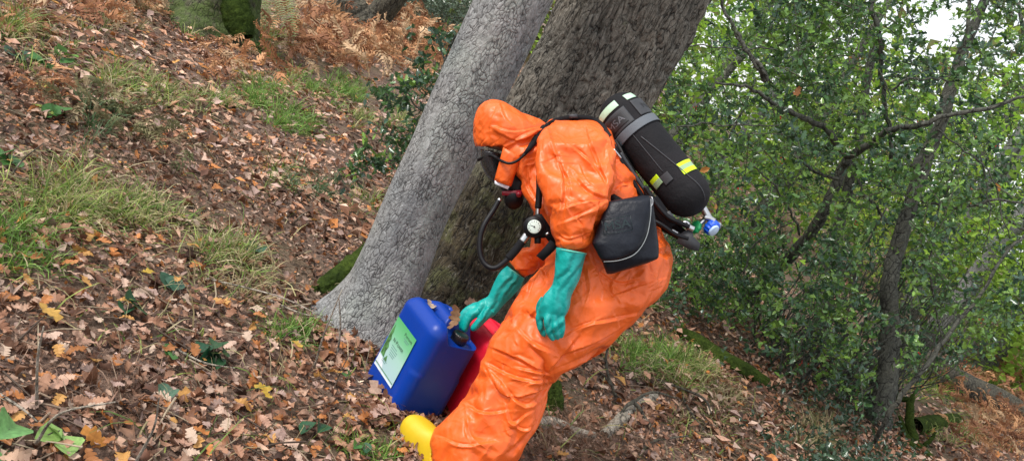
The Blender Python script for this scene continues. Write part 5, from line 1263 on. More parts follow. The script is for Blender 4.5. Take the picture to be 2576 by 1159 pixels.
# boots
MAT_BOOT = simple_mat('yellow_rubber', (.60, .41, .012), .45, var=.06, scale=12, bumps=.06, bd=.01)
MAT_SOLE = simple_mat('yellow_rubber_sole', (.50, .34, .02), .6)
def boot(toe, heel, e, top=.33, toeup=.0):
    f = heel - toe; f[2] = 0; L = .31; f = f / np.linalg.norm(f); s = np.array([f[1], -f[0], 0]); z = np.array([0, 0, 1.]); base = min(toe[2], heel[2]) + .012
    toe = toe.copy(); toe[2] = base
    def ring(c, ax, w, h, pw=2.5):
        th = np.linspace(0, 2 * np.pi, 36, endpoint=False); ct = np.sign(np.cos(th)) * abs(np.cos(th)) ** (2 / pw); st_ = np.sign(np.sin(th)) * abs(np.sin(th)) ** (2 / pw)
        return c + s * (ct * w)[:, None] + ax * (st_ * h)[:, None]
    prof = [(.0, .016, .026, .036), (.008, .036, .038, .040), (.03, .050, .048, .045), (.07, .056, .056, .05), (.12, .054, .062, .056), (.16, .044, .068, .062), (.20, .041, .085, .08)]
    rings = [ring(toe + f * x + z * (c + toeup * (1 - x / .2)), z, w, h) for x, w, h, c in prof]
    k = toe + f * .245
    for t in np.linspace(0, 1, 6):
        ax = f * (.3 + .7 * t) + z * (1 - t) * .6; ax /= np.linalg.norm(ax); rings.append(ring(k + z * (.085 + (top - .085) * t) - f * .0, ax, .042 + .018 * t, .072 - .005 * t, 2.1))
    heelr = [ring(toe + f * x + z * .04, z, w, .04) for x, w in ((.17, .03), (.2, .034), (.26, .035), (.295, .03), (.312, .012))]
    add_remeshed('boot', [loft(np.array(rings)), loft(np.array(heelr))], .006, 5, MAT_BOOT, e)
    so = [(.004, .02), (.02, .040), (.06, .053), (.1, .053), (.16, .043), (.2, .036), (.26, .038), (.3, .032), (.314, .015)]
    Lp = [toe + f * x + s * w for x, w in so] + [toe + f * x - s * w for x, w in so[::-1]]
    Lp = np.array(Lp); n = len(Lp); V = np.vstack([Lp - z * .006, Lp + z * .012]); j = np.arange(n); q = (j + 1) % n
    F = np.stack([j, q, n + q, n + j], -1); V = np.vstack([V, (Lp - z * .006).mean(0), (Lp + z * .012).mean(0)])
    mesh_from(V, [F, np.stack([q, j, np.full(n, 2 * n)], -1), np.stack([n + j, n + q, np.full(n, 2 * n + 1)], -1)], 'boot_sole', MAT_SOLE, e, False)
boot(G(1010, 1090), G(1118, 1256), PERSON, .15, .02)
boot(G(1128, 1092), G(1200, 1190), PERSON, .10)

# ---------------------------------------------------------------- hood flap, mask
MAT_BLACK = simple_mat('black_rubber', (.005, .005, .007), .5, bumps=.1, spec=.25)
MAT_MATTE = simple_mat('black_webbing', (.008, .008, .010), .8, bumps=.3, scale=300, spec=.2)
MAT_STEEL = simple_mat('nickel_fitting', (.55, .56, .58), .28, 1.0, bumps=.02)
MAT_WHITE = simple_mat('white_tape', (.72, .72, .8), .5)
MAT_RED = simple_mat('dark_red_plastic', (.22, .008, .02), .3)
def slab(name, poly, z, t, mat, e, smooth=False):
    """flat plate of thickness t (metres) from a view polygon; z a number or per-corner list"""
    z = np.broadcast_to(np.asarray(z, float), (len(poly),)); a = np.array([P(u, v, q) for (u, v), q in zip(poly, z)]); b_ = np.array([P(u, v, q + t) for (u, v), q in zip(poly, z)])
    n = len(poly); j = np.arange(n); k = (j + 1) % n; V = np.vstack([a, b_, a.mean(0), b_.mean(0)])
    return mesh_from(V, [np.stack([j, n + j, n + k, k], -1), np.stack([j, k, np.full(n, 2 * n)], -1), np.stack([n + k, n + j, np.full(n, 2 * n + 1)], -1)], name, mat, e, smooth)
hd = empty('face_mask', P(1240, 430, 3.1), 'black breathing mask with dark visor and round red valve under the orange hood', 'mask')
# chin flap of the hood: a slightly bowed strip
g_ = np.linspace(0, 1, 9); rows = []
for t in g_:
    l = np.array([1267, 371]) * (1 - t) + np.array([1244, 455]) * t; r_ = np.array([1309, 395]) * (1 - t) + np.array([1284, 469]) * t
    rows.append([(l * (1 - s_) + r_ * s_).tolist() + [3.0 - .012 * math.sin(math.pi * s_) + .02 * t] for s_ in np.linspace(0, 1, 7)])
rows = np.array(rows); Vf = P(rows[..., 0], rows[..., 1], rows[..., 2]).reshape(-1, 3); i_ = np.arange(8)[:, None] * 7; j_ = np.arange(6)[None]
o = mesh_from(Vf, np.stack([i_ + j_, i_ + j_ + 1, i_ + 8 + j_, i_ + 7 + j_], -1).reshape(-1, 4), 'hood_flap', MAT_SUIT, PERSON); m_ = o.modifiers.new('t', 'SOLIDIFY'); m_.thickness = .004
slab('flap_tape', [(1244, 454), (1281, 469), (1277, 477), (1244, 463)], 3.012, .004, MAT_WHITE, PERSON)
# head inside the hood
add_remeshed('head', [path_loft([(1300, 300, 3.14, 30, .06), (1275, 315, 3.14, 52, .078), (1256, 338, 3.14, 50, .075), (1248, 362, 3.14, 40, .065), (1244, 376, 3.14, 26, .045)], 24, 30)], .009, 4, simple_mat('skin', (.45, .26, .19), .5), PERSON)
# mask
mg = new_mat('dark_visor'); mg[2].inputs['Base Color'].default_value = (.03, .03, .035, 1); mg[2].inputs['Roughness'].default_value = .12; mg[2].inputs['Alpha'].default_value = .85; mg[2].inputs['Specular IOR Level'].default_value = .6
add_remeshed('visor', [path_loft([(1234, 380, 3.13, 28, .085), (1232, 392, 3.13, 27, .08), (1236, 412, 3.13, 26, .07), (1246, 440, 3.13, 20, .06), (1262, 456, 3.13, 14, .05)], 24, 24)], .006, 3, mg[0], hd)
add_remeshed('mask_body', [path_loft([(1270, 395, 3.1, 14, .09), (1272, 430, 3.1, 26, .075), (1288, 462, 3.09, 32, .065), (1296, 480, 3.09, 30, .055)], 24, 24), path_loft([(1310, 455, 3.08, 14, .05), (1295, 480, 3.08, 26, .05)], 20, 10)], .006, 3, MAT_BLACK, hd)
def disc(name, u, v, z, r, t, mat, e, nrm=None, seg=40, bevel=.25, sx=1.0):
    c = P(u, v, z); n = -fwd if nrm is None else np.asarray(nrm, float); n = n / np.linalg.norm(n); a = np.cross(n, [0, 0, 1.]); a /= np.linalg.norm(a); b2 = np.cross(n, a)
    th = np.linspace(0, 2 * np.pi, seg, endpoint=False); prof = [(1 - bevel * .4, -t / 2), (1, -t / 2 + t * bevel), (1, t / 2 - t * bevel), (1 - bevel * .4, t / 2)]
    rr = np.array([c + n * h + r * k * (np.cos(th)[:, None] * a * sx + np.sin(th)[:, None] * b2) for k, h in prof]); V, F = loft(rr); return mesh_from(V, F, name, mat, e, False)
nn = -fwd * .85 - upv * .45 + rgt * .1
disc('demand_valve', 1291, 500, 3.06, .033, .045, MAT_BLACK, hd, nn); disc('valve_knob', 1304, 488, 3.025, .009, .02, MAT_RED, hd, nn)
slab('valve_bar', [(1262, 481), (1312, 478), (1320, 490), (1262, 492)], 3.03, .02, MAT_RED, hd)
def strap(name, pts, w, t, mat, e, off=.004, n=40, hug=True, default=3.0):
    """flat band running over the suit: pts (u,v[,z]); w, t in metres (w may be a list)"""
    q = smooth_path(np.array([[p[0], p[1], (p[2] if len(p) > 2 else 0)] for p in pts], float), n)
    if hug: 
        zz = np.array([sdepth(a, b2, off, default) for a, b2, _ in q]); zz = np.convolve(np.pad(zz, 2, 'edge'), np.ones(5) / 5, 'valid')
    else: zz = q[:, 2]
    c = P(q[:, 0], q[:, 1], zz); tg = np.gradient(c, axis=0); tg /= np.linalg.norm(tg, axis=1)[:, None]; vw = (c - C0) / np.linalg.norm(c - C0, axis=1)[:, None]
    sd_ = np.cross(tg, vw); sd_ /= np.linalg.norm(sd_, axis=1)[:, None]; w_ = np.interp(np.linspace(0, 1, n), np.linspace(0, 1, len(np.atleast_1d(w))), np.atleast_1d(w))[:, None]
    rings = np.stack([c + sd_ * w_ / 2 - vw * t / 2, c - sd_ * w_ / 2 - vw * t / 2, c - sd_ * w_ / 2 + vw * t / 2, c + sd_ * w_ / 2 + vw * t / 2], 1)
    V, F = loft(rings); return mesh_from(V, F, name, mat, e, False)
def hose(name, pts, r, mat, e, n=50, seg=12):
    q = smooth_path(np.array([P(*p) for p in pts]), n); V, F = tube_np(q, r, seg); return mesh_from(V, F, name, mat, e)
hose('mask_frame', [(1203, 402, 3.10), (1218, 395, 3.07), (1235, 391, 3.05), (1252, 399, 3.03), (1266, 408, 3.0)], .0055, MAT_BLACK, hd)
hose('mask_strap', [(1250, 398, 3.03), (1262, 405, 2.99), (1280, 411, 2.975), (1300, 405, 2.97), (1320, 388, 2.965)], .0045, MAT_BLACK, hd)
strap('neck_strap', [(1312, 396), (1325, 381), (1340, 361), (1352, 345), (1366, 325), (1372, 318)], [.008, .016, .024, .026, .02], .003, MAT_MATTE, hd, .008, default=2.96)

# ---------------------------------------------------------------- breathing apparatus
BA = empty('breathing_apparatus', P(1640, 400, 3.12), 'black covered air cylinder with lime bands carried on the back of the orange suit', 'air cylinder')
A_ = P(1566, 291, 3.17); B_ = P(1724, 486, 3.07); ax_ = (B_ - A_) / np.linalg.norm(B_ - A_); Lc = float(np.linalg.norm(B_ - A_)); rc = .084
vw_ = -fwd - ax_ * ((-fwd) @ ax_); vw_ /= np.linalg.norm(vw_); sd_ = np.cross(ax_, vw_); sd_ *= np.sign(sd_ @ rgt)
def crad(s):   # radius at axial position s (metres, 0 at A)
    s = np.asarray(s, float); r = np.full(s.shape, rc) * (1 + .012 * np.sin(s * 14))
    k = s < 0; r[k] = rc * np.sqrt(np.clip(1 - (s[k] / -(rc * .93)) ** 2, 0, 1)) ** .85
    k = s > Lc; r[k] = rc * np.sqrt(np.clip(1 - ((s[k] - Lc) / (rc * .98)) ** 2, 0, 1)); return r
ss = np.concatenate([-rc * .93 * np.cos(np.linspace(0, np.pi / 2, 14)), np.linspace(0, Lc, 50)[1:], Lc + rc * .98 * np.sin(np.linspace(0, np.pi / 2, 14))[1:]])
th = np.linspace(0, 2 * np.pi, 72, endpoint=False)
def cyl_pt(s, ph, off=0.0): r = crad(np.atleast_1d(s)) + off; return A_ + ax_ * np.atleast_1d(s)[:, None] + r[:, None] * (vw_ * np.cos(ph)[:, None] + sd_ * np.sin(ph)[:, None])
rr = np.array([cyl_pt(np.full(72, s), th, 0) for s in ss]); V, F = loft(rr)
def cover_mat():
    m, nt, b = new_mat('black_fabric_cover'); co = coords(nt); n = tex_noise(nt, co, 220, 4); n2 = tex_noise(nt, co, 8, 5, .7)
    c = mix(nt, ramp(nt, n2, [(.45, 0.0), (.8, .5)]), (.008, .008, .010), (.026, .022, .026)); nt.links.new(c, b.inputs['Base Color']); b.inputs['Roughness'].default_value = .82; b.inputs['Sheen Weight'].default_value = .0; b.inputs['Specular IOR Level'].default_value = .25
    bump(nt, b, n, .3, .002, bump(nt, None, n2, .4, .02)); return m
MAT_COVER = cover_mat(); mesh_from(V, F, 'cylinder', MAT_COVER, BA)
def patch(name, s0, s1, p0, p1, off, mat, e, pw=lambda x: x):
    n, m = 14, 24; s = np.linspace(s0, s1, n); p = np.linspace(p0, p1, m); S_, Q_ = np.meshgrid(s, p, indexing='ij')
    a = cyl_pt(S_.ravel(), Q_.ravel(), off); i = np.arange(n - 1)[:, None] * m; j = np.arange(m - 1)[None]; F = np.stack([i + j, i + j + 1, i + m + j + 1, i + m + j], -1).reshape(-1, 4)
    o = mesh_from(a, F, name, mat, e); so_ = o.modifiers.new('t', 'SOLIDIFY'); so_.thickness = .0015; so_.offset = 0; return o
MAT_PALE = simple_mat('pale_green_reflective_tape', (.42, .62, .46), .4, var=.1, bumps=.05); MAT_LIME = simple_mat('lime_fluorescent_tape', (.55, .78, .01), .5, var=.05); MAT_SILV = simple_mat('silver_reflective_tape', (.28, .42, .24), .4, var=.1)
MAT_GREYB = simple_mat('grey_rubber_panel', (.03, .032, .038), .6, bumps=.1); MAT_STRAPG = simple_mat('grey_nylon_band', (.10, .115, .135), .65, bumps=.3, scale=300)
px = rc / 60.0
patch('reflective_band', -28 * px, -8 * px, -1.35, -.05, .002, MAT_PALE, BA); patch('reflective_band', -26 * px, -8 * px, .38, .95, .002, MAT_PALE, BA)
patch('rubber_panel', 0, 48 * px, -1.35, .08, .003, MAT_GREYB, BA); patch('rubber_panel', -2 * px, 46 * px, .42, 1.5, .003, MAT_GREYB, BA)
patch('cylinder_band', 50 * px, 73 * px, -1.7, 1.7, .005, MAT_STRAPG, BA)
for a, b2, mt in ((200, 209, MAT_LIME), (209, 220, MAT_SILV), (220, 232, MAT_LIME)): patch('lime_band', a * px, b2 * px, .25, 1.12, .002, mt, BA)
for a, b2, mt in ((188, 199, MAT_LIME), (199, 214, MAT_SILV)): patch('lime_band', a * px, b2 * px, -1.15, -.62, .002, mt, BA)
patch('cover_strap', 200 * px, 225 * px, -.6, -.2, .0025, MAT_GREYB, BA)
q = np.array([cyl_pt(np.array([s]), np.array([-.15 + .9 * ((s) / Lc - .35)]), .001)[0] for s in np.linspace(Lc * .35, Lc + rc * .8, 24)]); V, F = tube_np(q, .0025, 6); mesh_from(V, F, 'seam', MAT_GREYB, BA)
q = np.array([cyl_pt(np.array([s]), np.array([-.35]), .0005)[0] for s in np.linspace(Lc * .22, Lc * .75, 20)]); V, F = tube_np(q, .0018, 6); mesh_from(V, F, 'seam', MAT_GREYB, BA)
# lettering
def text_mesh(s, size):
    c = bpy.data.curves.new('t', 'FONT'); c.body = s; c.size = size; c.align_x = 'CENTER'; c.align_y = 'CENTER'; o = bpy.data.objects.new('t', c); COL.objects.link(o)
    dg = bpy.context.evaluated_depsgraph_get(); dg.update(); me = bpy.data.meshes.new_from_object(o.evaluated_get(dg)); bpy.data.objects.remove(o)
    V = get_co(me); F = [tuple(p.vertices) for p in me.polygons]; bpy.data.meshes.remove(me); return V, F
def text_on(name, s, size, c, xa, ya, mat, e, fx=None, sx=1.0):
    V, F = text_mesh(s, size); V[:, 0] *= sx
    W = fx(V) if fx else np.asarray(c) + V[:, :1] * np.asarray(xa) + V[:, 1:2] * np.asarray(ya)
    me = bpy.data.meshes.new(name); me.from_pydata(W.tolist(), [], F); me.materials.append(mat); o = bpy.data.objects.new(name, me); COL.objects.link(o); return att(o, e)
MAT_LETT = simple_mat('dark_lettering', (.012, .012, .015), .5, bumps=0); MAT_LETG = simple_mat('grey_lettering', (.10, .105, .12), .5, bumps=0)
text_on('lettering', 'MSA', .034, 0, 0, 0, MAT_LETG, BA, lambda V: cyl_pt(24 * px - V[:, 1], -.62 + V[:, 0] / rc, .006), 1.15)
patch('lettering_plate', 8 * px, 40 * px, -1.15, -.12, .0042, MAT_LETT, BA)
text_on('lettering', 'MSA', .03, 0, 0, 0, MAT_LETT, BA, lambda V: cyl_pt(22 * px - V[:, 1], 1.15 + V[:, 0] / rc, .006), 1.1)
# valve group
vz = depth(B_)
hose('valve_body', [(1767, 520, vz), (1778, 540, vz), (1788, 556, vz)], .0125, MAT_STEEL, BA, 12, 8)
hose('valve_stem', [(1770, 546, vz - .01), (1784, 549, vz - .01), (1796, 556, vz - .01)], .0105, MAT_STEEL, BA, 8, 6)
hose('valve_stem', [(1776, 546, vz), (1766, 557, vz), (1757, 566, vz)], .008, MAT_STEEL, BA, 8, 8)
disc('pressure_disc', 1804, 567, vz + .004, .013, .018, MAT_STEEL, BA, [.6, -.7, .2])
def knob(name, u, v, z, r, t, mat, nrm, lob=12):
    c = P(u, v, z); n = np.asarray(nrm, float); n /= np.linalg.norm(n); a = np.cross(n, [0, 0, 1.]); a /= np.linalg.norm(a); b2 = np.cross(n, a); th = np.linspace(0, 2 * np.pi, lob * 6, endpoint=False)
    rad = r * (1 + .05 * np.sign(np.sin(th * lob)) * np.abs(np.sin(th * lob)) ** .5)
    rr = np.array([c + n * h + (rad * k)[:, None] * (np.cos(th)[:, None] * a + np.sin(th)[:, None] * b2) for k, h in ((.8, -t / 2), (1, -t * .38), (1, t * .3), (.86, t / 2))]); V, F = loft(rr); mesh_from(V, F, name, mat, BA, False)
ax2 = ax_ * .9 + rgt * .1 - fwd * .45
knob('blue_handwheel', 1790, 572, vz - .005, .0275, .030, simple_mat('blue_plastic', (.01, .09, .62), .35), ax2)
disc('handwheel_cap', 1795, 580, vz - .022, .021, .01, simple_mat('pale_blue_plastic', (.45, .6, .8), .4), BA, ax2)
knob('green_handwheel', 1750, 571, vz - .005, .022, .014, simple_mat('green_plastic', (.01, .28, .09), .4), np.array(-rgt * .75 + upv * .25 - fwd * .5), 8)
# back plate and hoses
slab('back_plate', [(1542, 350), (1556, 356), (1584, 425), (1612, 470), (1640, 508), (1668, 540), (1722, 583), (1748, 600), (1752, 612), (1700, 600), (1655, 575), (1628, 540), (1619, 496), (1590, 443), (1556, 386)], 3.09, .08, MAT_BLACK, BA)
hose('plate_rim', [(1542, 365, 3.03), (1575, 430, 3.03), (1606, 480, 3.03), (1634, 525, 3.03), (1668, 565, 3.03), (1715, 596, 3.02), (1752, 612, 3.02)], .009, MAT_BLACK, BA)
hose('plate_rim', [(1560, 385, 3.05), (1610, 462, 3.05), (1650, 515, 3.05), (1680, 548, 3.05)], .007, MAT_GREYB, BA)
slab('plate_foot', [(1712, 586), (1740, 572), (1744, 595), (1761, 612), (1757, 632), (1735, 628), (1700, 610)], 3.0, .08, MAT_GREYB, BA)
slab('hose_guide', [(1672, 535), (1684, 530), (1698, 548), (1690, 558)], 2.98, .03, MAT_GREYB, BA)
hose('hose', [(1622, 470, 3.0), (1650, 512, 2.99), (1680, 545, 2.98), (1705, 558, 2.98), (1735, 572, 3.0)], .0085, MAT_BLACK, BA)
hose('hose', [(1640, 552, 2.98), (1665, 566, 2.97), (1700, 590, 2.97), (1730, 600, 2.98)], .0065, MAT_BLACK, BA)
hose('hose_fitting', [(1730, 570, 3.0), (1744, 577, 3.0)], .0105, MAT_STEEL, BA, 6); hose('hose_fitting', [(1716, 562, 3.03), (1726, 558, 3.03), (1733, 566, 3.03)], .006, MAT_STEEL, BA, 6)
hose('hose_fitting', [(1690, 578, 3.0), (1704, 586, 3.0)], .004, MAT_STEEL, BA, 6); hose('buckle_bar', [(1543, 375, 3.0), (1562, 398, 3.0)], .0035, MAT_STEEL, BA, 6)
strap('shoulder_strap', [(1372, 320), (1392, 307), (1420, 299), (1445, 296.5), (1470, 297), (1495, 303), (1515, 318), (1532, 345)], .02, .005, MAT_MATTE, BA, .004, 50, default=3.12)
slab('strap_buckle', [(1430, 288), (1452, 287), (1453, 297), (1431, 298)], 3.08, .03, MAT_GREYB, BA)
slab('waist_pad', [(1530, 492), (1545, 488), (1580, 508), (1572, 525), (1535, 516)], sdepth(1555, 505, .02), .02, MAT_BLACK, BA); slab('waist_reflector', [(1544, 503), (1570, 512), (1566, 522), (1541, 514)], sdepth(1555, 505, .028), .004, MAT_PALE, BA)
strap('waist_belt', [(1640, 500), (1655, 520), (1672, 545), (1690, 570)], .04, .008, MAT_MATTE, BA, .006, 20, default=3.0)
# gauge and its hoses
GA = BA
hose('gauge_hose', [(1356, 440, 2.93), (1356.5, 470, 2.93), (1355, 500, 2.93), (1353, 524, 2.93)], .011, MAT_BLACK, GA, 20); hose('hose_fitting', [(1353, 522, 2.93), (1352, 541, 2.93)], .008, MAT_STEEL, GA, 6)
hose('air_hose', [(1254, 505, 3.0), (1240, 530, 2.99), (1218, 565, 2.97), (1207, 600, 2.96), (1208, 640, 2.95), (1222, 666, 2.94), (1245, 674, 2.93), (1272, 656, 2.93), (1295, 632, 2.93), (1312, 608, 2.93)], .009, MAT_BLACK, GA, 60)
hose('hose_fitting', [(1253, 506, 3.0), (1258, 500, 3.0)], .007, MAT_STEEL, GA, 4); hose('hose_sleeve', [(1278, 650, 2.93), (1296, 630, 2.93), (1313, 607, 2.93)], .014, MAT_MATTE, GA, 16); hose('hose_fitting', [(1312, 608, 2.93), (1325, 590, 2.93)], .0125, MAT_STEEL, GA, 6, 10)
slab('gauge_block', [(1343, 540), (1362, 538), (1378, 562), (1394, 588), (1404, 612), (1392, 622), (1372, 598), (1350, 600), (1330, 596)], 2.905, .045, MAT_BLACK, GA)
disc('pressure_gauge', 1343, 570, 2.90, .036, .035, MAT_BLACK, GA); MAT_DIAL = simple_mat('gauge_dial', (.62, .72, .66), .4, bumps=0); disc('gauge_dial', 1343.5, 570, 2.881, .0225, .004, MAT_DIAL, GA)
cdi = P(1343.5, 570, 2.8785)
for k in range(11):
    a = math.radians(-130 + 26 * k); d = rgt * math.sin(a) + upv * math.cos(a); V, F = tube_np(np.array([cdi + d * .0155, cdi + d * .020]), .0007, 4); mesh_from(V, F, 'dial_mark', MAT_LETT, GA)
V, F = tube_np(np.array([cdi, cdi - rgt * .013 + upv * .005]), .0009, 4); mesh_from(V, F, 'needle', MAT_LETT, GA); V, F = tube_np(np.array([cdi + fwd * .001, cdi - fwd * .002]), .0028, 8); mesh_from(V, F, 'needle_hub', MAT_LETT, GA)
hose('gauge_outlet', [(1352, 596, 2.91), (1352, 612, 2.91)], .011, MAT_BLACK, GA, 6); hose('hose_fitting', [(1372, 590, 2.89), (1380, 585, 2.89)], .004, MAT_STEEL, GA, 4)
slab('chest_strap', [(1384, 603), (1404, 618), (1392, 632), (1366, 656), (1348, 643), (1372, 618)], 2.875, .012, MAT_MATTE, GA)

# ---------------------------------------------------------------- pouch
PO = empty('pouch', P(1580, 580, 2.84), 'black leather-look pouch with a rounded flap hanging at the hip of the orange suit', 'bag')
def pouch_mat():
    m, nt, b = new_mat('black_coated_fabric'); co = coords(nt); n = tex_noise(nt, co, 9, 5); n2 = tex_noise(nt, co, 260, 3)
    nt.links.new(ramp(nt, n, [(.3, (.006, .007, .011)), (.7, (.013, .016, .024))]), b.inputs['Base Color']); b.inputs['Roughness'].default_value = .42; b.inputs['Specular IOR Level'].default_value = .2
    bump(nt, b, n2, .1, .001, bump(nt, None, n, .6, .02)); return m
MAT_POUCH = pouch_mat()
PB = [(493, 1618, 1634, 2.85, .012), (500, 1572, 1640, 2.85, .022), (507, 1533, 1642, 2.85, .026), (540, 1517, 1647, 2.845, .036), (580, 1503, 1652, 2.84, .042), (617, 1493, 1657, 2.835, .048), (640, 1505, 1657, 2.835, .05), (650, 1511, 1656, 2.835, .05),
      (662, 1516, 1628, 2.838, .046), (672, 1519, 1596, 2.84, .042), (682, 1523, 1562, 2.845, .035), (690, 1526, 1536, 2.85, .02)]
add_remeshed('bag_body', [rows_loft(PB, 40, 4, 3.2)], .005, 3, MAT_POUCH, PO)
FL = [(491, 1616, 1636, 2.835, .012), (500, 1566, 1641, 2.825, .024), (506, 1530, 1642, 2.82, .028), (530, 1518, 1640, 2.815, .035), (560, 1506, 1635, 2.81, .04), (586, 1498, 1630, 2.805, .044), (612, 1488, 1617, 2.80, .046), (630, 1498, 1606, 2.80, .046), (645, 1506, 1580, 2.80, .044), (654, 1511, 1550, 2.802, .04), (658, 1514, 1530, 2.806, .035)]
add_remeshed('flap', [rows_loft(FL, 40, 4, 3.4)], .005, 2, MAT_POUCH, PO)
hose('flap_edge', [(1637, 500, 2.79), (1637, 530, 2.775), (1634, 560, 2.768), (1627, 592, 2.76), (1612, 622, 2.758), (1590, 643, 2.757), (1555, 655, 2.76), (1518, 658, 2.768)], .0014, simple_mat('grey_piping', (.22, .24, .25), .4), PO)
hose('loop', [(1634, 495, 2.80), (1640, 498, 2.79), (1641, 512, 2.79), (1636, 520, 2.79)], .0018, MAT_STEEL, PO, 16)
MAT_EMB = simple_mat('embossed_lettering', (.004, .018, .02), .3, bumps=0)
cb = P(1552, 566, 2.758); xa = rgt * .985 + upv * .17; ya = -rgt * .17 + upv * .985
text_on('lettering', 'MSA', .038, cb, xa * 1.15, ya, MAT_EMB, PO)
for s1, s2 in (((-.045, .022), (.045, .022)), ((.045, .022), (.045, -.022)), ((.045, -.022), (-.045, -.022)), ((-.045, -.022), (-.045, .022))):
    V, F = tube_np(np.array([cb + xa * s1[0] + ya * s1[1], cb + xa * s2[0] + ya * s2[1]]), .0008, 4); mesh_from(V, F, 'lettering_frame', MAT_EMB, PO)
print('person', time.time() - T0)
# ================================================================== the jerrycans
def can_plastic(name, col):
    m, nt, b = new_mat(name); co = coords(nt); n = tex_noise(nt, co, 7, 5, .65); n2 = tex_noise(nt, co, 160, 4)
    c = mix(nt, ramp(nt, n, [(.5, 0.0), (.85, .35)]), col, tuple(x * .6 + .03 for x in col)); nt.links.new(c, b.inputs['Base Color']); b.inputs['Roughness'].default_value = .36
    nt.links.new(ramp(nt, n, [(.3, .30), (.7, .46)]), b.inputs['Roughness']); bump(nt, b, n2, .08, .002, bump(nt, None, n, .12, .02)); b.inputs['Specular IOR Level'].default_value = .32; return m
E1 = np.array([0.6433, -0.7656, 0]); NL = np.array([-0.7656, -0.6433, 0]); ZZ = np.array([0, 0, 1.])
def jerrycan(label, center, col, W1, W2, H, grey=False, name='jerrycan'):
    c = np.asarray(center, float); e = empty(name, c, label, 'jerrycan')
    # rounded box on a fine grid; x along the label face, y towards the label side, z up
    n = 46; g = np.linspace(-1, 1, n); pts = []; faces = []; off = 0
    A, B = np.meshgrid(g, g, indexing='ij'); I = (np.arange(n - 1)[:, None] * n + np.arange(n - 1)[None]).reshape(-1)
    for axis in range(3):
        for sg in (1, -1):
            p = np.zeros((n * n, 3)); p[:, axis] = sg; p[:, (axis + 1) % 3] = A.ravel(); p[:, (axis + 2) % 3] = B.ravel(); pts.append(p)
            f = np.stack([I, I + n, I + n + 1, I + 1], -1) + off; faces.append(f if sg > 0 else f[:, ::-1]); off += n * n
    p = np.vstack(pts) * np.array([W1 / 2, W2 / 2, H / 2]); F = np.vstack(faces); r = np.where(p[:, 2] > 0, .056, .046)
    inner = np.stack([np.clip(p[:, 0], -(W1 / 2 - r), W1 / 2 - r), np.clip(p[:, 1], -(W2 / 2 - r), W2 / 2 - r), np.clip(p[:, 2], -(H / 2 - r), H / 2 - r)], -1)
    d = p - inner; p = inner + d / (np.linalg.norm(d, axis=1)[:, None] + 1e-9) * r[:, None]
    sm = lambda x, a, b_: (lambda t: t * t * (3 - 2 * t))(np.clip((x - a) / (b_ - a), 0, 1))
    x, y, z = p[:, 0], p[:, 1], p[:, 2]; top = sm(z, H / 2 - .07, H / 2 - .005)
    # spout well at the near end, hand groove each side of the moulded grip
    well = sm(x, W1 * .10, W1 * .22) * (1 - sm(y, W2 * .12, W2 * .26)) * .062
    groove = sm(x, -W1 * .42, -W1 * .32) * (1 - sm(x, W1 * .16, W1 * .26)) * (np.exp(-((y - W2 * .15) / .019) ** 2) * .062 + np.exp(-((y + W2 * .27) / .019) ** 2) * .05)
    p[:, 2] -= top * np.maximum(well, groove); p[:, 2] -= top * .012 * sm(-x, W1 * .2, W1 * .5)
    # slightly hollow sides
    side = np.exp(-((z + .01) / (H * .42)) ** 4); p[:, 1] *= 1 - .02 * side * (1 - (x / (W1 / 2)) ** 2); p[:, 0] *= 1 - .02 * side * (1 - np.clip(np.abs(y) / (W2 / 2), 0, 1) ** 2)
    M = np.stack([E1, NL, ZZ]); W = p @ M + c + ZZ * H / 2
    o = mesh_np('body', W, F, can_plastic(name + '_plastic', col), None, True)
    bm = bmesh.new(); bm.from_mesh(o.data); bmesh.ops.remove_doubles(bm, verts=bm.verts, dist=1e-5); bm.to_mesh(o.data); bm.free(); att(o, e)
    tw = lambda a, b_, h: c + E1 * a + NL * b_ + ZZ * h
    # screw cap in the well
    cc = tw(W1 * .30, -W2 * .16, H - .062); th = np.linspace(0, 2 * np.pi, 96, endpoint=False); rad = .031 * (1 + .025 * np.sign(np.sin(th * 24)))
    rr = np.array([cc + ZZ * h + (rad * k)[:, None] * (np.cos(th)[:, None] * E1 + np.sin(th)[:, None] * NL) for k, h in ((.9, -.006), (1, 0), (1, .024), (.93, .030), (.80, .0305), (.78, .028))]); V, F = loft(rr)
    att(mesh_np('screw_cap', V, F, simple_mat('black_cap', (.012, .012, .013), .3) if not grey else can_plastic('red_cap', col), None, False), e)
    return e, tw
lab_c = np.array([-.21927, 3.15273, 0]) + E1 * .0827
W1, W2, H = .285, .235, .412
gz0 = float(gh(lab_c[0], lab_c[1]))
bc = lab_c + E1 * .018 - NL * (W2 / 2 - .001); bc[2] = .018
BLUE, tw = jerrycan('blue plastic jerrycan with a pale green label and black screw cap', bc, (.0, .036, .29), W1, W2, H)
rc2 = bc - NL * .262 + E1 * .005
RED, tw2 = jerrycan('red plastic jerrycan half hidden between the blue jerrycan and the orange leg', rc2, (.62, .012, .035), W1, W2 - .02, H - .015, True)
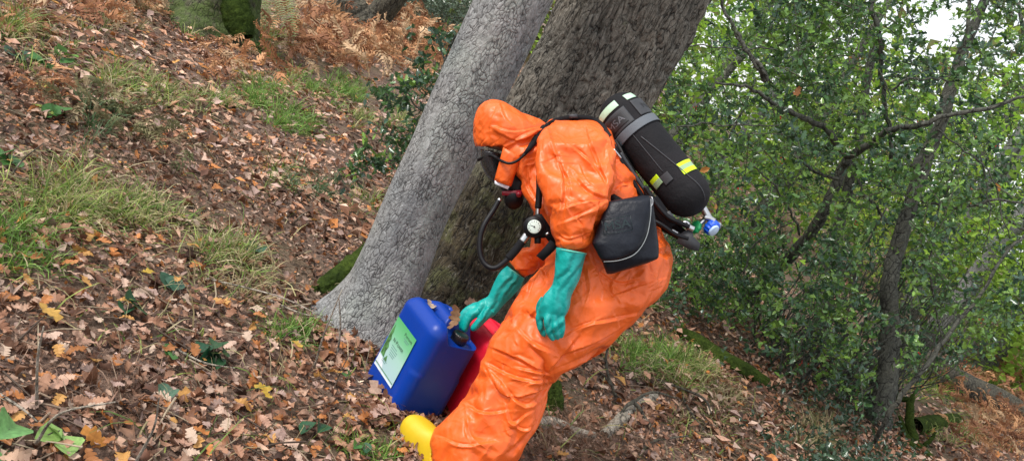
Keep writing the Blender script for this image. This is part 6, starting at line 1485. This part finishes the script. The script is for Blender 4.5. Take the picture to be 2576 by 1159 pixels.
# paper label
def label_mat():
    m, nt, b = new_mat('printed_label'); co = coords(nt, 'UV'); sx = nt.nodes.new('ShaderNodeSeparateXYZ'); nt.links.new(co, sx.inputs[0])
    c = ramp(nt, sx.outputs['Y'], [(0.0, (.36, .50, .56)), (.45, (.32, .52, .46)), (.72, (.16, .44, .24)), (1.0, (.08, .36, .13))]); nt.links.new(c, b.inputs['Base Color']); b.inputs['Roughness'].default_value = .35; return m
lw, lh = .165, .214; lc = np.array([lab_c[0], lab_c[1], .325 - lh / 2]) + NL * .003
def L(a, b_, o=0): return lc + E1 * a + ZZ * b_ + NL * o
n = 8; V = np.array([L(-lw / 2 + lw * i / n, -lh / 2 + lh * j / n) for i in range(n + 1) for j in range(n + 1)]); F = np.array([(i * (n + 1) + j, (i + 1) * (n + 1) + j, (i + 1) * (n + 1) + j + 1, i * (n + 1) + j + 1) for i in range(n) for j in range(n)])
lab = mesh_np('label', V, F, label_mat(), None, False); uvl = lab.data.uv_layers.new(name='UVMap')
for p_ in lab.data.polygons:
    for li in p_.loop_indices:
        vi = lab.data.loops[li].vertex_index; uvl.data[li].uv = ((vi // (n + 1)) / n, (vi % (n + 1)) / n)
att(lab, BLUE)
def flat(name, poly, mat, o=.0008):
    V = np.array([L(a, b_, o) for a, b_ in poly]); me = bpy.data.meshes.new(name); me.from_pydata(V.tolist(), [], [tuple(range(len(poly)))]); me.materials.append(mat); ob = bpy.data.objects.new(name, me); COL.objects.link(ob); att(ob, BLUE); ob.parent = lab; ob.location = Vector((0, 0, 0)) - world_loc(lab); return ob
MAT_TX = simple_mat('label_print_dark', (.03, .06, .05), .5, bumps=0); MAT_TXL = simple_mat('label_print_fine', (.12, .24, .22), .5, bumps=0); MAT_TREE = simple_mat('label_print_green', (.06, .17, .05), .5, var=.6, scale=90, bumps=0); MAT_EDGE = simple_mat('label_white', (.62, .68, .74), .5, bumps=0)
def ltext(s, size, a, b_, mat, sx=1.0):
    o = text_on('lettering', s, size, L(a, b_, .0012), E1, ZZ, mat, BLUE, None, sx); o.parent = lab; o.location = -world_loc(lab)
ltext('P', .0185, .010, .083, MAT_TX); ltext('HYTAVIS', .0135, .044, .081, MAT_TX)
ltext('N', .0215, -.034, .030, MAT_TX); ltext('\u00b7P', .0215, -.015, .030, MAT_TX); ltext('OWER', .0165, .020, .028, MAT_TX)
for k, (a0, a1, b_) in enumerate([(.012, .055, .068), (.02, .05, .061), (-.035, .01, .008), (-.032, .022, -.001), (-.03, .02, -.010), (-.028, .016, -.019), (-.025, .012, -.027), (-.05, -.02, -.055), (-.05, -.012, -.062), (-.05, -.018, -.069)]): flat('fine_print', [(a0, b_), (a1, b_), (a1, b_ + .0028), (a0, b_ + .0028)], MAT_TXL)
r_ = random.Random(2); tp = [(-.076, -.030)] + [(-.074 + .0, .0)]
tp = [(-.078, -.052), (-.046, -.056), (-.052, -.03), (-.047, -.01), (-.058, .005), (-.055, .02), (-.064, .035), (-.063, .05), (-.069, .062), (-.072, .078), (-.076, .062), (-.079, .045), (-.080, .02), (-.081, -.01)]
flat('spruce_print', tp, MAT_TREE); flat('spruce_print', [(-.042, -.058), (-.030, -.036), (-.018, -.058)], MAT_TREE, .001)
flat('label_strip', [(-.0825, -.1065), (.0825, -.1065), (.0825, -.098), (-.0825, -.098)], MAT_EDGE); flat('label_strip', [(-.0825, -.094), (.078, -.094), (.078, -.0905), (-.0825, -.0905)], MAT_TREE); flat('label_strip', [(-.0825, -.0905), (-.0825, -.056), (-.045, -.060), (-.02, -.0905)], MAT_EDGE, .0006)
# leaves lying on the can
g = np.random.default_rng(4)
cp = tw(W1 * .18, -W2 * .03, H - .02); tv, tf = oak_leaf(3, 4, 1.6)
V, F, C = scatter([(tv, tf)], np.zeros((1, 3)), basis_rot(np.array([[.25, -.35, -.9]]), g, np.array([1.1])), np.array([.085]), np.array([(.30, .17, .09)]), g); o = mesh_np('dry_leaf', V, F, MAT_LEAF1, None, True, C); o.location = Vector(cp + ZZ * .028); tag(o, 'curled brown oak leaf standing against the black cap of the blue jerrycan', 'leaf')
cp = tw(-W1 * .26, W2 * .12, H - .045); V, F, C = scatter([oak_leaf(5, 3, 1.2)], np.zeros((1, 3)), basis_rot(np.array([[.6, -.7, -.1]]), g, np.array([.3])), np.array([.05]), np.array([(.5, .38, .28)]), g); o = mesh_np('dry_leaf', V, F, MAT_LEAF1, None, True, C); o.location = Vector(cp + ZZ * .02); tag(o, 'small pale dry leaf lying in the hand groove of the blue jerrycan', 'leaf')
cp = tw2(W1 * .1, -W2 * .0, H - .05); V, F, C = scatter([oak_leaf(6, 4, 1.2)], np.zeros((1, 3)), basis_rot(np.array([[.6, -.7, .1]]), g, np.array([.3])), np.array([.07]), np.array([(.28, .15, .09)]), g); o = mesh_np('dry_leaf', V, F, MAT_LEAF1, None, True, C); o.location = Vector(cp + ZZ * .02); tag(o, 'dry leaf lying in the groove of the red jerrycan', 'leaf')
V, F, C = scatter([oak_leaf(8, 4, 1.2)], np.zeros((1, 3)), basis_rot(np.array([[.6, .2, .5]]), g, np.array([.6])), np.array([.075]), np.array([(.42, .25, .17)]), g); o = mesh_np('dry_leaf', V, F, MAT_LEAF1, None, True, C); o.location = Vector(P(1190, 757, 4.12)); tag(o, 'brown leaf caught behind the blue jerrycan below the dark trunk', 'leaf')
print('script time', time.time() - T0)
